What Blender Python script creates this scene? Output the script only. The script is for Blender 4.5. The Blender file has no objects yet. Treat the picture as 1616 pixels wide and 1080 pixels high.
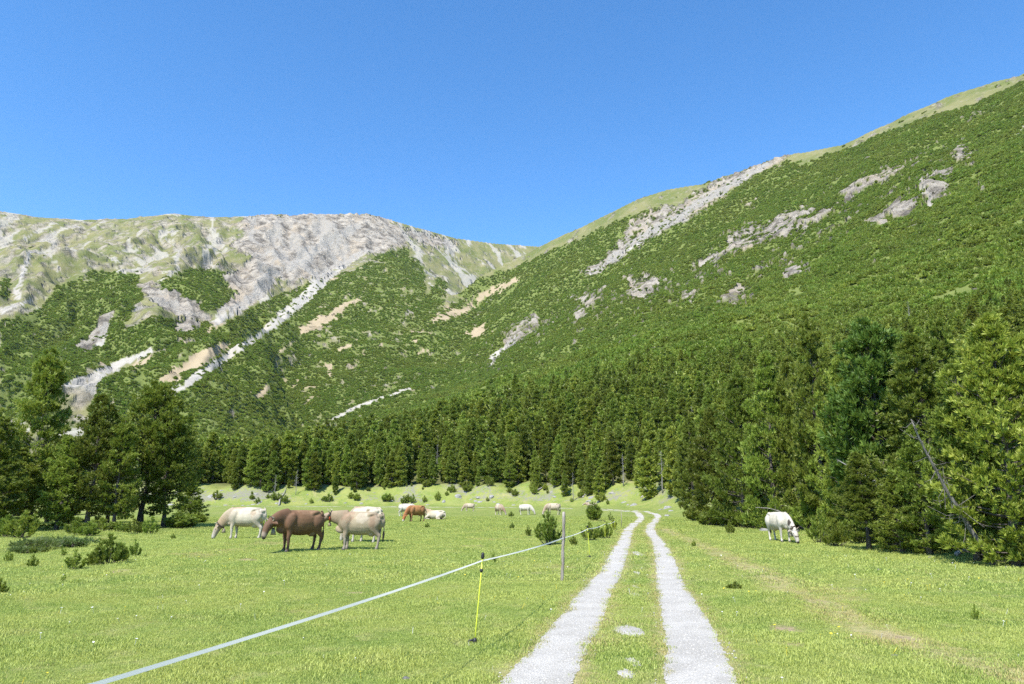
import bpy, bmesh, math, random
import numpy as np
from mathutils import Vector, Matrix

# ------------------------------------------------------------------ camera, sky, sun, exposure
SC = bpy.context.scene
COL = SC.collection
FPX, CX, CY, W0, H0 = 1150.0, 808.0, 540.0, 1616, 1080
PITCH = math.atan((791 - 540) / FPX)
EYE = 1.75
cam_d = bpy.data.cameras.new('camera'); cam = bpy.data.objects.new('camera', cam_d); COL.objects.link(cam)
cam_d.sensor_width = 36.0; cam_d.lens = FPX / W0 * 36.0; cam_d.clip_start = 0.05; cam_d.clip_end = 20000
cam.location = (0, 0, EYE); cam.rotation_euler = (math.pi / 2 + PITCH, 0, 0)
SC.camera = cam

SUN_AZ, SUN_EL = math.radians(212), math.radians(55)          # azimuth clockwise from +Y: sun behind the left shoulder
sdir = Vector((math.sin(SUN_AZ) * math.cos(SUN_EL), math.cos(SUN_AZ) * math.cos(SUN_EL), math.sin(SUN_EL)))
world = bpy.data.worlds.new('World'); SC.world = world; world.use_nodes = True
wn, wl = world.node_tree.nodes, world.node_tree.links
sky = wn.new('ShaderNodeTexSky'); sky.sky_type = 'NISHITA'; sky.sun_disc = False
sky.sun_elevation = SUN_EL; sky.sun_rotation = SUN_AZ; sky.altitude = 1900; sky.air_density = 1.15; sky.dust_density = 0.25; sky.ozone_density = 3.0
hs = wn.new('ShaderNodeHueSaturation'); hs.inputs['Saturation'].default_value = 1.24; wl.new(sky.outputs[0], hs.inputs['Color'])
wl.new(hs.outputs[0], wn['Background'].inputs['Color']); wn['Background'].inputs['Strength'].default_value = 0.15
sun_d = bpy.data.lights.new('sun', 'SUN'); sun = bpy.data.objects.new('sun', sun_d); COL.objects.link(sun)
sun_d.energy = 4.3; sun_d.angle = math.radians(0.53); sun_d.color = (1.0, 0.955, 0.88)
sun.rotation_euler = (-sdir).to_track_quat('-Z', 'Y').to_euler(); sun.location = sdir * 50
SC.view_settings.view_transform = 'Standard'; SC.view_settings.look = 'None'
SC.view_settings.exposure = 0.95; SC.view_settings.gamma = 1.0; SC.view_settings.use_curve_mapping = False
SC.render.engine = 'CYCLES'
SC.cycles.max_bounces = 5; SC.cycles.diffuse_bounces = 3; SC.cycles.glossy_bounces = 2; SC.cycles.transmission_bounces = 3
SC.cycles.volume_bounces = 0
SC.cycles.use_denoising = False
SC.cycles.use_adaptive_sampling = True; SC.cycles.adaptive_threshold = 0.012
SC.cycles.sample_clamp_indirect = 4.0

# ------------------------------------------------------------------ small helpers
rng = np.random.default_rng(7)
random.seed(7)
sm = lambda a, b, x: (lambda t: t * t * (3 - 2 * t))(np.clip((np.asarray(x, float) - a) / (b - a), 0, 1))

_P = np.random.default_rng(3).permutation(256); _P = np.concatenate([_P, _P, _P])
_GA = np.linspace(0, 2 * np.pi, 256, endpoint=False); _GX, _GY = np.cos(_GA), np.sin(_GA)
def pn(x, y, seed=0):
    """gradient noise, about -1..1"""
    x = np.asarray(x, float) + seed * 17.31; y = np.asarray(y, float) - seed * 9.73
    xi = np.floor(x).astype(np.int64); yi = np.floor(y).astype(np.int64)
    xf, yf = x - xi, y - yi
    xi &= 255; yi &= 255; x1 = (xi + 1) & 255; y1 = (yi + 1) & 255
    u = xf * xf * xf * (xf * (xf * 6 - 15) + 10); v = yf * yf * yf * (yf * (yf * 6 - 15) + 10)
    def g(a, b, fx, fy):
        h = _P[_P[a] + b]; return _GX[h] * fx + _GY[h] * fy
    a = g(xi, yi, xf, yf); b = g(x1, yi, xf - 1, yf); c = g(xi, y1, xf, yf - 1); d = g(x1, y1, xf - 1, yf - 1)
    return (a + u * (b - a) + v * ((c + u * (d - c)) - (a + u * (b - a)))) * 1.5
def fbm(x, y, o=4, seed=0):
    r = 0; amp = 1.0; f = 1.0
    for k in range(o):
        r = r + amp * pn(x * f, y * f, seed + k); amp *= .5; f *= 2.03
    return r
def ridged(x, y, o=3, seed=0):
    r = 0; amp = 1.0; f = 1.0
    for k in range(o):
        r = r + amp * (1 - np.abs(pn(x * f, y * f, seed + k)) * 2); amp *= .5; f *= 2.1
    return r

def mesh_np(name, V, F, mat=None, attrs=None, smooth=False, mats=None, midx=None):
    """mesh from a vertex array and an (n,3) or (n,4) face array, or a list of such face arrays"""
    V = np.asarray(V, np.float32)
    Fs = [np.asarray(f, np.int32) for f in (F if isinstance(F, list) else [F]) if len(f)]
    me = bpy.data.meshes.new(name)
    me.vertices.add(len(V)); me.vertices.foreach_set('co', V.ravel())
    if Fs:
        tot = sum(f.size for f in Fs); npoly = sum(len(f) for f in Fs)
        me.loops.add(tot); me.polygons.add(npoly)
        me.loops.foreach_set('vertex_index', np.concatenate([f.ravel() for f in Fs]))
        sizes = np.concatenate([np.full(len(f), f.shape[1], np.int32) for f in Fs])
        st = np.zeros(npoly, np.int32); st[1:] = np.cumsum(sizes)[:-1]
        me.polygons.foreach_set('loop_start', st)
        if smooth: me.polygons.foreach_set('use_smooth', np.ones(npoly, bool))
        if midx is not None: me.polygons.foreach_set('material_index', np.asarray(midx, np.int32))
    for m in (mats or ([mat] if mat else [])): me.materials.append(m)
    for an, av in (attrs or {}).items():
        av = np.asarray(av, np.float32)
        if av.ndim == 1:
            a = me.attributes.new(an, 'FLOAT', 'POINT'); a.data.foreach_set('value', av)
        elif av.shape[1] == 3:
            a = me.attributes.new(an, 'FLOAT_VECTOR', 'POINT'); a.data.foreach_set('vector', av.ravel())
        else:
            a = me.attributes.new(an, 'FLOAT_COLOR', 'POINT'); a.data.foreach_set('color', av.ravel())
    me.update(calc_edges=True); me.validate()
    return me
def obj(name, me, parent=None, loc=(0, 0, 0), rz=0, scale=1):
    o = bpy.data.objects.new(name, me); COL.objects.link(o); o.parent = parent
    o.location = loc; o.rotation_euler = (0, 0, rz)
    o.scale = (scale,) * 3 if np.isscalar(scale) else scale
    return o
def empty(name, loc=(0, 0, 0), rz=0, scale=1):
    o = obj(name, None, None, loc, rz, scale); o.empty_display_size = .2; return o
def tag(o, label=None, cat=None, group=None, kind=None):
    for k, v in (('label', label), ('category', cat), ('group', group), ('kind', kind)):
        if v: o[k] = v
    return o

def pix_ray(u, v):
    a = (CY - np.asarray(v, float)) / FPX; b = (np.asarray(u, float) - CX) / FPX
    dy = math.cos(PITCH) - a * math.sin(PITCH); dz = math.sin(PITCH) + a * math.cos(PITCH)
    return b / dy, dz / dy                                     # x and z per metre of y
def at(u, v, Y):
    X, Z = pix_ray(u, v); return np.array([X * Y, Y, EYE + Z * Y])
def project(x, y, z):
    f = y * math.cos(PITCH) + (z - EYE) * math.sin(PITCH); up = -y * math.sin(PITCH) + (z - EYE) * math.cos(PITCH)
    f = np.where(f > .05, f, np.nan)
    return CX + FPX * x / f, CY - FPX * up / f

# ------------------------------------------------------------------ shape of the land
def poly_dist(x, y, pts):
    """distance to a polyline, interpolated extra columns, arc length, side (+ = left of travel)"""
    pts = np.asarray(pts, float); best = np.full(np.shape(x), 1e18); n = pts.shape[1] - 2
    ext = np.zeros(np.shape(x) + (n,)); arc = np.zeros(np.shape(x)); side = np.zeros(np.shape(x)); s0 = 0.0
    for a, b in zip(pts[:-1], pts[1:]):
        d = b[:2] - a[:2]; L = math.hypot(*d)
        t = np.clip(((x - a[0]) * d[0] + (y - a[1]) * d[1]) / (L * L), 0, 1)
        dx, dy = x - (a[0] + t * d[0]), y - (a[1] + t * d[1]); dd = dx * dx + dy * dy
        m = dd < best; best = np.where(m, dd, best)
        arc = np.where(m, s0 + t * L, arc); side = np.where(m, np.sign(d[0] * dy - d[1] * dx), side)
        if n: ext = np.where(m[..., None], a[2:] + t[..., None] * (b[2:] - a[2:]), ext)
        s0 += L
    return np.sqrt(best), ext, arc, side

def ridge_z(x, y, pts, slope):
    """height of a ridge: the highest of the flanks falling from each stretch of its crest"""
    pts = np.asarray(pts, float); z = np.full(np.shape(x), -1e9); dm = np.full(np.shape(x), 1e9)
    for a, b in zip(pts[:-1], pts[1:]):
        d = b[:2] - a[:2]; t = np.clip(((x - a[0]) * d[0] + (y - a[1]) * d[1]) / (d @ d), 0, 1)
        h = np.hypot(x - a[0] - t * d[0], y - a[1] - t * d[1]); dm = np.minimum(dm, h); z = np.maximum(z, a[2] + t * (b[2] - a[2]) - slope * h)
    return z, dm
# forest edge / foot of the bank, from the near right round the far end of the meadow to the left
EDGE = [(22, -80), (16, 0), (13.6, 19), (13, 26), (15, 36), (16.5, 48), (17.5, 60), (20, 85), (24, 115), (27, 145), (22, 170),
        (6, 186), (-30, 196), (-80, 201), (-140, 197), (-230, 185), (-420, 170), (-900, 150)]
UX, UY, FOOT = .89, .45, 30.0                                  # uphill direction of the right-hand mountain
CR = [(1616, 118, 1300), (1580, 125, 1340), (1500, 151, 1420), (1440, 178, 1490), (1400, 197, 1540), (1330, 229, 1630), (1263, 237, 1720),
      (1230, 247, 1765), (1160, 274, 1860), (1110, 290, 1930), (1050, 300, 2010), (1000, 318, 2080), (950, 342, 2150), (900, 367, 2220), (850, 390, 2300),
      (760, 455, 2270), (640, 540, 2200), (500, 645, 2150), (400, 690, 2100)]
_c = np.array([at(*p) for p in CR]); _c[15:, 2] *= 1.07
RQ = -UY * _c[:, 0] + UX * _c[:, 1]; RW = UX * _c[:, 0] + UY * _c[:, 1] - FOOT; RH = _c[:, 2]
RQ = np.maximum.accumulate(RQ + np.arange(len(RQ)) * .01)
RQ = np.concatenate([[-2500, RQ[0] - 500], RQ, [RQ[-1] + 90]]); RW = np.concatenate([[RW[0], RW[0]], RW, [RW[-1]]]); RH = np.concatenate([[500, RH[0] + 30], RH, [1]])
LC = [(-700, 330, 1500), (-200, 330, 2050), (0, 333, 2300), (60, 343, 2350), (130, 347, 2400), (200, 345, 2450), (270, 337, 2500), (330, 343, 2550), (400, 341, 2600), (440, 338, 2650),
      (480, 339, 2700), (520, 337, 2750), (580, 337, 2850), (620, 348, 2950), (680, 365, 3100), (720, 376, 3200), (780, 384, 3300), (850, 389, 3450), (950, 420, 3700)]
LCREST = [at(*p) for p in LC]
CC = [(622, 356, 2920), (600, 395, 2620), (560, 425, 2460), (520, 450, 2300), (460, 480, 2100), (400, 510, 1900), (300, 562, 1600), (200, 612, 1350), (150, 640, 1240)]
CCREST = [at(*p) for p in CC]
def edge_d(x, y):
    d, _, arc, side = poly_dist(x, y, EDGE); return np.where(side < 0, d, -d), arc
def land(x, y, parts=False):
    x = np.asarray(x, float); y = np.asarray(y, float)
    r = np.hypot(x, y)
    flo = .05 * pn(x / 2.7, y / 2.7, 1) + .09 * pn(x / 9, y / 9, 2) + .12 * pn(x / 41, y / 41, 3) * sm(15, 90, r) + .022 * pn(x / .8, y / .8, 4)
    flo = flo + .55 * sm(115, 200, y) + .16 * np.exp(-(((x - 4.6) / 1.1) ** 2 + ((y - 13.6) / 1.3) ** 2))
    dE, arc = edge_d(x, y); fa = sm(75, 150, y) * sm(-260, -160, x)
    dp = np.maximum(dE, 0)
    near = .11 * dp * (1 + .3 * pn(x / 12, y / 12, 5)); near = 16 * (1 - np.exp(-near / 16))
    far = 4.6 * sm(0, 14, dp + 2.5 * pn(x / 9, y / 9, 6)) + .075 * dp + .9 * sm(2, 10, dp) * pn(x / 6, y / 6, 8)
    far = np.where(far > 26, 26 + (far - 26) * .3, far)
    ben = near * (1 - fa) + far * fa
    s = UX * x + UY * y - FOOT; q = -UY * x + UX * y
    q = q + 35 * pn(x / 260, y / 260, 11) * sm(150, 600, s)
    Wq, Hq = np.interp(q, RQ, RW), np.interp(q, RQ, RH)
    se = 1.25 * dE; hh_ = np.clip(.5 + .5 * (se - s) / 60, 0, 1); s1 = se + (s - se) * hh_ - 60 * hh_ * (1 - hh_)   # the slope starts at the forest edge
    fr = np.maximum(s1, 0) / Wq
    R = np.where(fr < 1, Hq * np.power(np.minimum(fr, 1), 1.4), Hq * (1 - (fr - 1) * 1.1))
    env = sm(.03, .25, fr) * (1 - .85 * sm(.75, 1.0, fr))
    R = R + env * (15 * fbm(x / 190, y / 190, 4, 20) + 13 * pn(q / 75 + .4 * pn(s / 200, q / 200, 24), s / 420, 25) + 4 * fbm(x / 38, y / 38, 3, 30)) + .8 * sm(.85, 1, fr) * fbm(x / 30, y / 30, 3, 31)
    a = .9 * x + .42 * y; rz_, d = ridge_z(x, y, LCREST, .56 + .36 * sm(0, 650, a)); d0 = d
    wob = 60 * pn(x / 300, y / 300, 40) + 20 * pn(x / 90, y / 90, 41)
    bb = -.42 * x + .9 * y + 50 * pn(x / 170, y / 170, 43)
    g = (ridged((a + 1.6 * wob) / 230, bb / 480, 3, 42) - .6)
    Lz = rz_ - 26 * sm(0, 260, d) + g * 34 * sm(20, 330, d) + 9 * fbm(x / 70, y / 70, 4, 46) * sm(0, 120, d) + 6 * pn(a / 45, bb / 120, 47) * sm(0, 30, d) + 60 * np.exp(-((d - 900) / 420) ** 2) * pn(a / 330, bb / 700, 48)
    rz_, d = ridge_z(x, y, CCREST, .60); a = -.12 * x + .99 * y
    wob = 45 * pn(x / 200, y / 200, 50)
    Cz = rz_ + 12 * sm(0, 200, d) * (ridged((a + wob) / 160, d / 700, 2, 52) - .6) + 10 * fbm(x / 110, y / 110, 4, 54) * sm(0, 100, d)
    base = flo + ben * (1 - sm(120, 600, s1)) + np.maximum(R, 0) * sm(0, 60, s1)
    def smax(p, q2, k):
        h = np.clip(.5 + .5 * (p - q2) / k, 0, 1); return q2 + (p - q2) * h + k * h * (1 - h)
    m = smax(Lz, Cz, 25.0)
    z = np.where(m > base - 30, smax(base, m, 14.0), base)
    if parts: return z, dE, R, base, Cz, Lz, fr, s, q, d0
    return z
def gz(x, y): return float(land(np.array([x]), np.array([y]))[0])
def G(u, v):
    """the first spot of ground seen at a pixel"""
    X, Z = pix_ray(u, v); Y = np.geomspace(2.5, 400, 500)
    h = land(X * Y, Y) - (EYE + Z * Y); i = int(np.argmax(h > 0)) or 499
    t = h[i - 1] / (h[i - 1] - h[i]); y = Y[i - 1] + t * (Y[i] - Y[i - 1])
    return np.array([X * y, y, gz(X * y, y)])
def GY(u, Y):
    """the ground under pixel column u at depth Y"""
    x = float(pix_ray(u, 795)[0]) * Y; return np.array([x, Y, gz(x, Y)])

# ------------------------------------------------------------------ materials
def mat(name):
    m = bpy.data.materials.new(name); m.use_nodes = True
    return m, m.node_tree.nodes, m.node_tree.links, m.node_tree.nodes['Principled BSDF']
class NB:
    """tiny node builder"""
    def __init__(s, m): s.n, s.l = m.node_tree.nodes, m.node_tree.links
    def put(s, sock, val):
        if hasattr(val, 'is_output') or isinstance(val, bpy.types.NodeSocket): s.l.new(val, sock)
        else: sock.default_value = val
    def math(s, op, a, b=0.0, clamp=False):
        k = s.n.new('ShaderNodeMath'); k.operation = op; k.use_clamp = clamp; s.put(k.inputs[0], a); s.put(k.inputs[1], b); return k.outputs[0]
    def mix(s, f, a, b, mode='MIX'):
        k = s.n.new('ShaderNodeMix'); k.data_type = 'RGBA'; k.blend_type = mode
        c = lambda v: (*v, 1) if isinstance(v, tuple) and len(v) == 3 else v
        s.put(k.inputs[0], f); s.put(k.inputs[6], c(a)); s.put(k.inputs[7], c(b)); return k.outputs[2]
    def noise(s, vec, scale, detail=3.0, rough=.55, out='Fac'):
        k = s.n.new('ShaderNodeTexNoise'); k.inputs['Scale'].default_value = scale; k.inputs['Detail'].default_value = detail; k.inputs['Roughness'].default_value = rough
        if vec is not None: s.l.new(vec, k.inputs['Vector'])
        return k.outputs[out]
    def voro(s, vec, scale, out='Distance', feat='F1'):
        k = s.n.new('ShaderNodeTexVoronoi'); k.feature = feat; k.inputs['Scale'].default_value = scale
        if vec is not None: s.l.new(vec, k.inputs['Vector'])
        return k.outputs[out]
    def ramp(s, f, lo, hi):
        k = s.n.new('ShaderNodeMapRange'); k.inputs['From Min'].default_value = lo; k.inputs['From Max'].default_value = hi; k.interpolation_type = 'SMOOTHSTEP'
        s.put(k.inputs['Value'], f); return k.outputs[0]
    def attr(s, name, kind='GEOMETRY', out='Fac'):
        k = s.n.new('ShaderNodeAttribute'); k.attribute_name = name; k.attribute_type = kind; return k.outputs[out]
    def pos(s): return s.n.new('ShaderNodeNewGeometry').outputs['Position']
    def oinfo(s, out): return s.n.new('ShaderNodeObjectInfo').outputs[out]
    def ocoord(s): return s.n.new('ShaderNodeTexCoord').outputs['Object']
    def bump(s, h, strength, dist):
        k = s.n.new('ShaderNodeBump'); k.inputs['Strength'].default_value = strength; k.inputs['Distance'].default_value = dist; s.l.new(h, k.inputs['Height']); return k.outputs[0]

GREEN_A, GREEN_B, GREEN_C = (.248, .268, .070), (.155, .210, .045), (.290, .285, .115)
def grass_colour(b, p):
    """colour of the turf by place, the same on the ground and on the blades"""
    c = b.mix(b.ramp(b.noise(p, .45, 4), .38, .62), GREEN_B, GREEN_A)
    c = b.mix(b.ramp(b.noise(p, 1.9, 3), .50, .72), c, GREEN_C)
    return b.mix(b.ramp(b.noise(p, .11, 3), .46, .64), c, b.mix(.5, c, (.245, .285, .075)))

def m_meadow():
    m, n, l, bs = mat('meadow_turf'); b = NB(m); p = b.pos()
    c = grass_colour(b, p)
    fine = b.noise(p, 26, 3, .7); c = b.mix(b.math('MULTIPLY', b.ramp(fine, .42, .64), .55), c, (.10, .17, .022))
    tuft = b.noise(p, 6.5, 3, .65); c = b.mix(b.math('MULTIPLY', b.ramp(tuft, .5, .68), .5), c, (.30, .34, .10))
    w = b.attr('worn'); c = b.mix(b.math('MULTIPLY', w, b.ramp(b.noise(p, 5, 4), .2, .6)), c, (.40, .345, .17))
    br = b.attr('bare'); c = b.mix(b.math('MULTIPLY', br, b.ramp(b.noise(p, 9, 4), .3, .55)), c, (.36, .27, .17))
    sc = b.attr('stony'); c = b.mix(b.ramp(b.math('ADD', sc, b.math('MULTIPLY', b.math('SUBTRACT', b.noise(p, 1.3, 5, .65), .5), 1.6)), .45, .75), c, b.mix(b.noise(p, 6, 4), (.15, .15, .10), (.28, .27, .21)))
    fl = b.attr('litter'); c = b.mix(fl, c, b.mix(b.noise(p, 2, 4), (.055, .065, .022), (.11, .10, .05)))
    l.new(c, bs.inputs['Base Color']); bs.inputs['Roughness'].default_value = .9; bs.inputs['Specular IOR Level'].default_value = .1
    l.new(b.bump(b.math('ADD', fine, b.math('MULTIPLY', tuft, 1.5)), .8, .05), bs.inputs['Normal'])
    return m
def m_mountain():
    m, n, l, bs = mat('mountain_ground'); b = NB(m); p = b.pos()
    g = b.mix(b.ramp(b.noise(p, .012, 5), .36, .64), (.125, .145, .045), (.195, .188, .082))
    g = b.mix(b.math('MULTIPLY', b.ramp(b.noise(p, .07, 5, .65), .5, .68), .6), g, (.25, .225, .15))
    rk = b.noise(p, .035, 8, .68)
    r = b.mix(b.ramp(rk, .34, .62), (.130, .113, .092), (.460, .410, .335)); r = b.mix(b.ramp(b.noise(p, .009, 4), .5, .7), r, (.43, .36, .27))
    t = b.mix(b.noise(p, .05, 5), (.28, .22, .14), (.42, .34, .22))
    s = b.mix(b.noise(p, .08, 6, .7), (.31, .285, .245), (.44, .41, .355))
    f = b.mix(b.noise(p, .15, 4), (.080, .115, .026), (.20, .225, .065))
    c = b.mix(b.attr('rock'), g, r); c = b.mix(b.attr('tan'), c, t); c = b.mix(b.attr('scree'), c, s); c = b.mix(b.attr('shrub'), c, f)
    l.new(c, bs.inputs['Base Color']); bs.inputs['Roughness'].default_value = .95; bs.inputs['Specular IOR Level'].default_value = .1
    h = b.math('MULTIPLY', b.math('ADD', rk, b.math('MULTIPLY', b.noise(p, .2, 6, .7), .35)), b.math('ADD', b.attr('rock'), .25))
    l.new(b.bump(h, 1.0, 14.0), bs.inputs['Normal'])
    return m
M_MEADOW, M_MOUNT = m_meadow(), m_mountain()

# ------------------------------------------------------------------ what covers the mountains (outlines as seen, laid onto the land)
POLY = dict(
 scree=[[(922, 440), (972, 414), (1019, 380), (1077, 352), (1100, 332), (1148, 304), (1196, 272), (1226, 257), (1200, 263), (1140, 294), (1077, 333), (1010, 370), (960, 410)], [(82, 611), (120, 597), (160, 580), (190, 569), (240, 548), (242, 555), (195, 577), (167, 592), (156, 605), (151, 624), (133, 624), (128, 612)],
        [(330, 507), (360, 491), (392, 464), (422, 428), (445, 428), (413, 470), (372, 498), (340, 514)], [(448, 428), (470, 400), (520, 375), (560, 352), (575, 356), (530, 385), (480, 415), (455, 432)],
        [(498, 432), (530, 415), (570, 398), (600, 388), (560, 412), (530, 432), (492, 472), (457, 502), (420, 530), (407, 525), (445, 488), (480, 460)],
        [(410, 523), (421, 527), (341, 583), (269, 630), (260, 623), (330, 573)], [(770, 566), (793, 548), (800, 540), (820, 530), (817, 541), (790, 560), (776, 581)],
        [(525, 660), (560, 641), (583, 633), (611, 623), (646, 612), (648, 615), (612, 628), (584, 639), (560, 648), (528, 664)],
        [(20, 470), (32, 430), (42, 395), (50, 396), (40, 435), (30, 475)], [(0, 488), (30, 478), (50, 470), (52, 476), (0, 497)], [(148, 552), (160, 515), (175, 505), (170, 530), (158, 552)],
        [(1448, 296), (1463, 300), (1474, 322), (1456, 341), (1466, 320)], [(1604, 213), (1616, 194), (1616, 208), (1608, 215)]],
 rock=[[(385, 345), (440, 339), (500, 337), (560, 337), (612, 345), (642, 368), (642, 388), (585, 398), (540, 416), (505, 440), (470, 442), (440, 440), (400, 482), (345, 494), (372, 462), (350, 440), (384, 424), (396, 404), (362, 388), (390, 368), (370, 354)],
       [(212, 450), (262, 455), (312, 480), (332, 506), (300, 505), (250, 480)], [(160, 500), (182, 478), (172, 520), (152, 546), (138, 542)], [(285, 500), (318, 512), (300, 528), (270, 520)], [(640, 362), (690, 372), (720, 384), (715, 392), (660, 385)],
       [(914, 430), (949, 410), (976, 380), (992, 350), (1027, 331), (1077, 320), (1100, 300), (1156, 273), (1204, 258), (1237, 243), (1263, 236), (1226, 262), (1196, 277), (1148, 309), (1100, 339), (1077, 355), (1019, 382), (972, 417), (922, 442)],
       [(1148, 393), (1148, 374), (1185, 356), (1222, 348), (1256, 337), (1307, 330), (1307, 344), (1259, 367), (1222, 376), (1174, 394)], [(1090, 421), (1137, 397), (1142, 405), (1100, 427)],
       [(1326, 300), (1352, 281), (1389, 274), (1426, 270), (1374, 296), (1344, 307), (1341, 324), (1330, 315)], [(1448, 296), (1470, 278), (1500, 267), (1504, 278), (1485, 307), (1474, 322), (1463, 300)],
       [(1396, 332), (1422, 319), (1444, 322), (1437, 339), (1415, 346)], [(1496, 245), (1519, 230), (1534, 239), (1515, 256)], [(1513, 190), (1545, 174), (1555, 177), (1530, 192)],
       [(988, 468), (996, 439), (1035, 436), (1042, 459), (1007, 472)], [(902, 474), (930, 467), (941, 473), (933, 488)], [(902, 498), (926, 490), (912, 506)], [(793, 548), (797, 529), (825, 510), (858, 495), (848, 513), (820, 540)],
       [(984, 563), (992, 548), (1011, 544), (1007, 553)], [(1024, 548), (1046, 543), (1044, 549), (1028, 553)], [(1135, 472), (1160, 455), (1185, 450), (1175, 465), (1150, 476)], [(1185, 430), (1211, 416), (1205, 428)], [(1236, 430), (1262, 425), (1255, 438), (1240, 441)],
       [(1060, 480), (1075, 468), (1100, 463), (1092, 478)], [(1545, 303), (1556, 296), (1552, 306)], [(1580, 262), (1605, 252), (1598, 264)], [(1366, 345), (1384, 338), (1390, 352), (1375, 360)], [(120, 545), (135, 535), (147, 550), (132, 558)]],
 tan=[[(247, 600), (270, 585), (300, 563), (330, 547), (366, 539), (357, 555), (300, 587), (262, 607)], [(325, 522), (345, 507), (354, 510), (330, 527)], [(205, 578), (240, 558), (238, 566), (210, 585)],
      [(470, 521), (500, 502), (560, 470), (578, 470), (512, 515), (472, 530)], [(400, 626), (425, 604), (431, 612), (412, 634)], [(512, 576), (526, 574), (526, 597), (516, 592)], [(530, 551), (566, 532), (556, 550), (532, 558)], [(545, 575), (560, 570), (556, 582)],
      [(677, 509), (708, 490), (739, 478), (762, 459), (793, 447), (818, 433), (809, 451), (770, 470), (743, 490), (727, 498), (700, 506)], [(727, 529), (751, 517), (762, 506), (774, 519), (747, 536)],
      [(653, 559), (681, 546), (674, 557), (658, 563)], [(638, 530), (661, 515), (657, 524)], [(649, 542), (688, 514), (681, 526), (655, 543)], [(425, 560), (470, 535), (462, 545), (432, 566)], [(480, 610), (500, 600), (492, 614)], [(150, 560), (160, 590), (170, 585), (165, 565)]],
 grass=[[(830, 380), (900, 325), (960, 295), (1010, 278), (1050, 264), (1140, 255), (1080, 322), (1027, 331), (992, 342), (972, 350), (930, 370), (905, 384), (880, 392), (845, 408), (800, 428), (780, 430)],
        [(1237, 252), (1263, 212), (1330, 200), (1400, 165), (1480, 125), (1530, 105), (1580, 90), (1630, 80), (1630, 128), (1616, 128), (1580, 146), (1540, 164), (1480, 180), (1400, 209), (1330, 237), (1280, 247), (1250, 256)]],
 wood=[[(640, 537), (700, 490), (760, 454), (850, 394), (900, 500), (760, 640), (640, 800)], [(0, 508), (60, 490), (90, 455), (150, 427), (216, 432), (226, 470), (190, 520), (240, 500), (330, 510), (345, 532), (230, 556), (120, 597), (80, 612), (100, 660), (0, 660)],
       [(253, 445), (300, 422), (350, 428), (372, 450), (366, 482), (330, 490), (300, 492), (255, 467)], [(0, 445), (15, 440), (15, 470), (0, 470)],
       [(150, 625), (160, 604), (235, 560), (335, 522), (430, 470), (500, 442), (560, 428), (600, 402), (640, 392), (668, 420), (672, 470), (690, 440), (704, 445), (700, 490), (660, 520), (640, 560), (640, 800), (100, 800)]])
CRAG = [[(1080, 432), (1150, 362), (1310, 312), (1430, 250), (1520, 218), (1562, 240), (1480, 335), (1330, 372), (1200, 422), (1110, 452)], [(870, 505), (900, 460), (1050, 420), (1115, 440), (1060, 484), (930, 524)], [(1120, 490), (1230, 400), (1295, 420), (1180, 490)], [(740, 590), (790, 520), (880, 480), (870, 520), (800, 590)]]      # broken ground between the crags
def in_poly(u, v, P):
    P = np.asarray(P, float); r = np.zeros(u.shape, bool)
    bb = (u > P[:, 0].min()) & (u < P[:, 0].max()) & (v > P[:, 1].min()) & (v < P[:, 1].max())
    if not bb.any(): return r
    uu, vv = u[bb], v[bb]; k = np.zeros(uu.shape, bool)
    for (x0, y0), (x1, y1) in zip(P, np.roll(P, -1, 0)):
        if y0 == y1: continue
        k ^= ((y0 > vv) != (y1 > vv)) & (uu < (x1 - x0) * (vv - y0) / (y1 - y0) + x0)
    r[bb] = k; return r
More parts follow.
